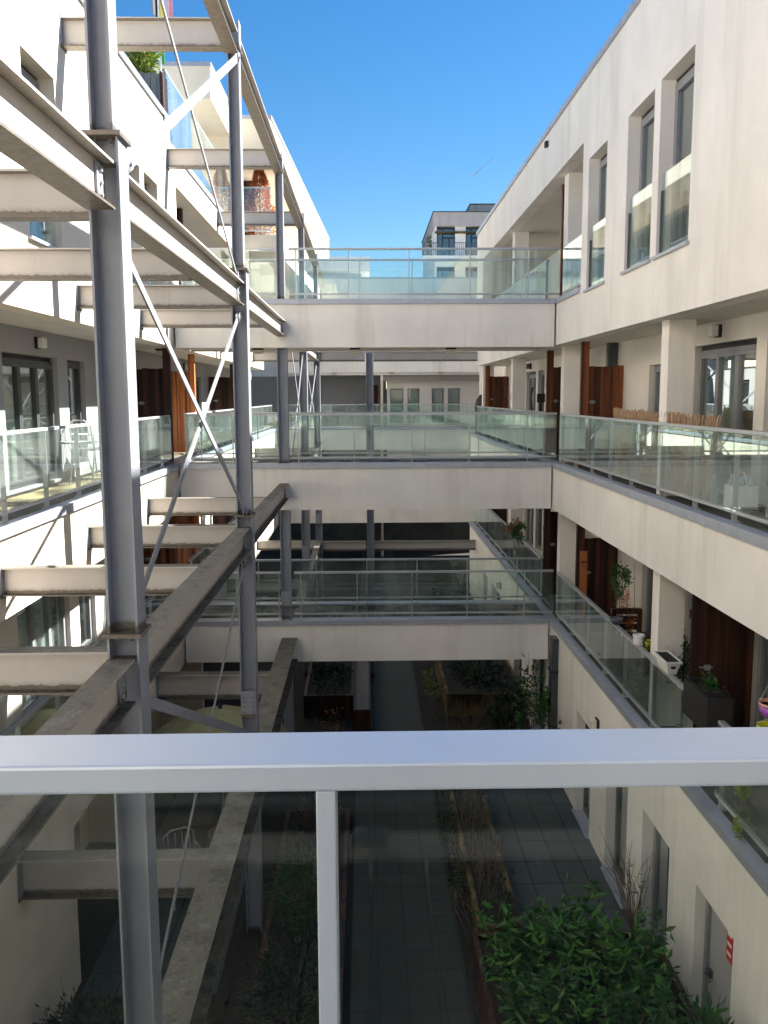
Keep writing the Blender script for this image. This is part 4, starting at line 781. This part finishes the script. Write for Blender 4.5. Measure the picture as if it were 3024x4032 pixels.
# hanging baskets
def hang(x, y, z, mat, label, top, inner):
    t = thing('hanging_pot', label, 'hanging pot', (x, y, z), 'chain of hanging pots'); r = .115
    MB().lathe((x, y, z), [(.02, 0), (.07, .02), (.105, .07), (r, .12), (r - .012, .12), (.09, .07), (.03, .03)], 22).build('pot', mat, t, smooth=True)
    if inner: MB().lathe((x, y, z + .121), [(r, 0), (r * 1.02, .03), (r * .96, .03), (r * .94, .0)], 22).build('rim', inner, t, smooth=True)
    MB().lathe((x, y, z + .08), [(.09, 0), (.01, .012)], 12).build('soil', 'soil', t); m = MB()
    for k in range(3):
        a = k * 2.094 + .4; n = 14
        for i in range(n):
            u0 = i / n; p = Vector((x + r * math.cos(a), y + r * math.sin(a), z + .125)).lerp(Vector((x, y, z + top)), u0); q = Vector((x + r * math.cos(a), y + r * math.sin(a), z + .125)).lerp(Vector((x, y, z + top)), u0 + .7 / n); m.bar(p, q, .006, .004)
    m.build('chain', 'white', t); return t
hang(3.56, 7.46, -2.84, 'purple', 'purple pot with pink rim, top of the hanging chain', .42, 'pink'); hang(3.55, 7.46, -3.02, 'yellow', 'yellow pot, middle of the hanging chain', .19, None); hang(3.57, 7.44, -3.17, 'orange', 'orange pot, lowest of the hanging chain', .16, None)
t = thing('hook', 'small ceiling hook holding the hanging pots', 'hook', (3.56, 7.46, -2.43)); MB().tube([(3.56, 7.46, -2.42), (3.56, 7.46, -2.07)], .006, 6).build('rod', 'rail', t)
# parasol on the left terrace
t = thing('parasol', 'olive green garden parasol open on the left ground floor terrace', 'parasol', (-2.25, 13.1, -6.775)); m = MB(); n = 8; rad = 1.02; c = (-2.25, 13.1)
for k in range(n):
    a, b = 2 * math.pi * k / n, 2 * math.pi * (k + 1) / n
    pt = lambda an, r, z: (c[0] + r * math.cos(an), c[1] + r * math.sin(an), z)
    for r0, z0, r1, z1 in ((.03, -4.72, .5, -4.84), (.5, -4.84, rad, -5.06), (rad, -5.06, rad * 1.005, -5.16)): m.poly([pt(a, r0, z0), pt(a, r1, z1), pt(b, r1, z1), pt(b, r0, z0)]); m.poly([pt(a, r0, z0 - .004), pt(b, r0, z0 - .004), pt(b, r1, z1 - .004), pt(a, r1, z1 - .004)])
m.build('canopy', 'canvas', t); MB().tube([(c[0], c[1], -6.77), (c[0], c[1], -4.68)], .022, 8).build('pole', 'rail', t); MB().lathe((c[0], c[1], -6.772), [(.25, 0), (.25, .06), (.05, .09)], 16).build('base', 'tub', t); MB().lathe((c[0], c[1], -4.72), [(.03, 0), (.035, .04), (.01, .08)], 8).build('finial', 'black', t)
m = MB()
for k in range(n): a = 2 * math.pi * k / n; m.tube([(c[0], c[1], -4.78), (c[0] + rad * math.cos(a), c[1] + rad * math.sin(a), -5.075)], .006, 5)
m.build('rib', 'rail', t)
chair(-2.5, 11.4, -6.772, .5, 'pale garden chair on the left ground floor terrace')
# flag on the roof edge
t = thing('flagpole', 'slim flagpole with a striped black, yellow and pink flag on the left roof edge', 'flagpole', (-3.42, 15.9, 4.77)); MB().tube([(-3.42, 15.9, 4.77), (-3.42, 15.9, 7.2)], .018, 8).build('pole', 'white', t)
def cloth(x0, x1, zt, zb, mat):
    m = MB(); n = 7; f = lambda x: 15.9 - .05 * math.sin((x + 3.4) * 30)
    for i in range(n):
        a = x0 + (x1 - x0) * i / n; b = x0 + (x1 - x0) * (i + 1) / n; sl = .9; za = zb - (a + 3.4) * sl; zc_ = zb - (b + 3.4) * sl
        m.hexa([(a, f(a), za), (b, f(b), zc_), (b, f(b) + .004, zc_), (a, f(a) + .004, za)], [(a, f(a), zt), (b, f(b), zt), (b, f(b) + .004, zt), (a, f(a) + .004, zt)])
    return m.build('flag', mat, t)
cloth(-3.52, -3.44, 7.15, 6.25, 'black'); cloth(-3.39, -3.34, 7.15, 6.3, 'flag_y'); cloth(-3.34, -3.25, 7.12, 6.3, 'flag_w'); cloth(-3.25, -3.19, 7.1, 6.25, 'flag_p'); MB().box(-3.395, -3.345, 15.89, 15.9, 5.55, 5.75).build('pennant', 'flag_g', t)
t = thing('apartment_building', 'set back white block beyond the end of the right balconies', 'building', (8, 33, -6.8))
B(5.3, 9, 28.82, 37.3, -6.8, -4.9).box(5.9, 9, 28.82, 37.3, -4.9, 4.2).build('wall', 'plaster', t); B(5.3, 5.9, 28.82, 37.3, .87, 1.6).build('balcony_fascia', 'plaster', t); B(5.3, 5.899, 28.82, 37.3, -2.05, -1.3).build('balcony_fascia', 'plaster', t); B(5.25, 9, 28.82, 37.3, 4.201, 4.85).build('parapet', 'plaster', t)
t = thing('apartment_building', 'unseen white block added behind the viewpoint to bounce light onto the bridges', 'building', (0, -32, -6.8))  # unseen block added to throw light back at the bridge fronts
B(-9, 9, -34, -30.2, -6.8, 4.8).build('wall', 'plaster', t)
# ================================================================== FAR BUILDINGS
fb = thing('apartment_building', 'white block closing the far end of the courtyard with tall windows', 'building', (4, 40, -6.8))
m = MB(); wins = [(1.04, 1.60), (1.77, 2.29), (2.80, 3.33), (3.48, 4.01)]
xs = [.9] + [v for w in wins for v in w] + [9.0]
for i in range(0, len(xs), 2): m.box(xs[i], xs[i + 1], 38, 38.3, -4.0, .31)
for a, b in wins: m.box(a, b, 38, 38.3, -4.0, -1.15)
m.build('wall', 'plaster', fb)
B(.9, 9, 38.0, 38.3, .311, .60).build('wall', 'plaster', fb); B(-3, 9, 37.4, 46, .85, 4.75).build('upper_wall', 'plaster', fb); B(.7, 9, 37.7, 38.5, .61, .84).build('cornice', 'concrete_old', fb)
coping(fb, -3, 9, 37.38, 37.7, 4.752, 4.82, 'x')
for a, b in wins:
    w = MB().box(a, a + .04, 38.12, 38.18, -1.14, .305).box(b - .04, b, 38.12, 38.18, -1.14, .305).box(a + .04, b - .04, 38.12, 38.18, .265, .305).build('window', 'frame', fb); B(a + .04, b - .04, 38.14, 38.15, -1.14, .265).build('pane', 'pane', w)
    m = MB(); n = 9
    for i in range(n): x = a + .05 + (b - a - .1) * i / n; m.box(x, x + (b - a) / n * .75, 38.24, 38.26 + .02 * (i % 2), -1.14, .26)
    m.build('curtain', 'curtain', w)
B(-6, .9, 39.6, 39.7, -1.3, .85).build('shade_backing', 'grey_wall', fb); B(-6, .9, 39.6, 39.7, -6.8, -1.301).build('shade_backing', 'room', fb); B(.9, 9, 39.6, 39.7, -6.8, .3).build('room_wall', 'room', fb)  # dark backing sheets, shade of the far recess put into their colour
partition(38.6, .0, .55, FL, .45, None, 0, 'distant brown boarded screen in the dark corner of the far end', 'redwood', latch=False)
B(.62, .72, 37.2, 37.3, -6.8, .84).build('pier', 'plaster_left', fb)
t = thing('apartment_building', 'distant left block with stacked pale storeys seen through the top glass railing', 'building', (-4, 48, -6.8))
B(-12, .25, 46.5, 62, 6.3, 7.0).build('upper_storey', 'concrete_old', t); B(-12, .75, 47, 62, -6.8, 5.7).build('wall', 'plaster', t); B(-12, -.2, 47.5, 62, 5.71, 6.29).build('band', 'frame', t)
for z in (3.2, 4.2, 5.1): B(-10, .3, 46.8, 46.99, z, z + .35).build('ledge', 'grey_wall', t)
# tall tower, far right
tw = thing('tower_block', 'tall grey and white tower with black framed windows and balconies beyond the right roof', 'tower', (9, 64, -6.8))
m = MB(); m.box(4.6, 4.62 + .0, 60, 72, -6.8, 11.0)
TWN = [(4.72, 5.92), (6.62, 7.85), (8.6, 9.8)]
xs = [4.62] + [v for w in TWN for v in w] + [14.0]
for lo, hi, sill in ((9.0, 10.95, 0), (5.6, 8.4, 0)):
    for i in range(0, len(xs), 2): m.box(xs[i], xs[i + 1], 60, 60.3, lo, hi)
m.box(4.62, 14, 60, 60.3, 8.4, 9.0); m.box(4.62, 14, 60, 60.3, -6.8, 5.6); m.build('wall', 'plaster', tw)
B(4.5, 14.1, 59.9, 72, 10.952, 11.84).build('parapet', 'concrete_old', tw); B(4.45, 14.1, 59.85, 72, 11.842, 11.9).build('roof_coping', 'frame_dark', tw); B(7.25, 14, 63, 70, 11.9, 12.95).build('roof_house', 'concrete_old', tw); B(7.2, 14, 62.95, 70, 12.952, 13.02).build('roof_coping', 'frame_dark', tw)
B(4.63, 14, 61.2, 61.3, 5.6, 10.95).build('room_wall', 'room', tw); B(4.58, 14, 59.8, 59.99, 10.5, 10.62).build('lintel', 'sleeper', tw)
for a, b in TWN:
    for z0, z1 in ((9.0, 10.86), (5.6, 8.2)):
        m = MB(); m.box(a, a + .07, 60.05, 60.15, z0, z1); m.box(b - .07, b, 60.05, 60.15, z0, z1); m.box(a + .07, b - .07, 60.05, 60.15, z1 - .08, z1); m.box(a + .34, a + .42, 60.05, 60.15, z0, z1 - .08); m.box(a + .42, b - .07, 60.05, 60.15, z0 + 1.2, z0 + 1.28); m.box(a + .78, a + .86, 60.05, 60.15, z0, z0 + 1.2)
        w = m.build('window', 'black', tw); B(a + .07, b - .07, 60.09, 60.10, z0, z1 - .08).build('pane', 'pane', w)
for zz, nm in ((8.9, 'blue'), (5.5, 'white')):
    B(3.75, 14, 58.6, 59.95, zz - .18, zz).build('balcony_slab', 'plaster', tw)
    m = MB(); m.box(3.8, 14, 58.62, 58.66, zz + .78, zz + .82); m.box(3.8, 3.84, 58.66, 59.9, zz + .78, zz + .82); x = 3.8
    while x < 12: m.box(x, x + .025, 58.63, 58.65, zz, zz + .78); x += .12
    y = 58.7
    while y < 59.9: m.box(3.81, 3.83, y, y + .025, zz, zz + .78); y += .12
    m.build('balcony_railing', 'frame_dark' if nm == 'blue' else 'rail', tw)
t = thing('balcony_plant', 'dark conical shrub on the corner of the tower balcony', 'shrub', (4.15, 59, 8.9)); m = MB()
for i in range(260): u = random.random(); a = rnd(0, 6.28); m.leaf((4.15 + .2 * (1 - u * .6) * math.cos(a) * rnd(.3, 1), 59 + .2 * math.sin(a), 8.9 + 1.25 * u), (math.cos(a), math.sin(a), .6), .12, .5)
m.build('foliage', 'leaf_dark', t); MB().tube([(4.15, 59, 8.9), (4.15, 59, 9.9)], .03, 6).build('trunk', 'twig', t)
# contrail high in the sky
def at(u, v, Y):
    d = rt * ((u - 1512) / Fpx) + dn * ((v - 2016) / Fpx) + fw; return d * (Y / d.y)
a, b = at(1860, 694, 6000), at(1945, 618, 6000); mt, tt, pp = new_mat('contrail_vapour'); tt.nodes.remove(pp)
em = tt.nodes.new('ShaderNodeBsdfDiffuse'); em.inputs[0].default_value = (.9, .9, .9, 1); tr = tt.nodes.new('ShaderNodeBsdfTransparent'); mx = tt.nodes.new('ShaderNodeMixShader'); mx.inputs[0].default_value = .35
tt.links.new(tr.outputs[0], mx.inputs[1]); tt.links.new(em.outputs[0], mx.inputs[2]); tt.links.new(mx.outputs[0], tt.nodes['Material Output'].inputs[0])
MB().tube([a, a.lerp(b, .3), a.lerp(b, .7), b], 6.5, 8, 2.0).build('contrail', mt, label='short white vapour trail slanting in the blue sky', cat='vapour trail')
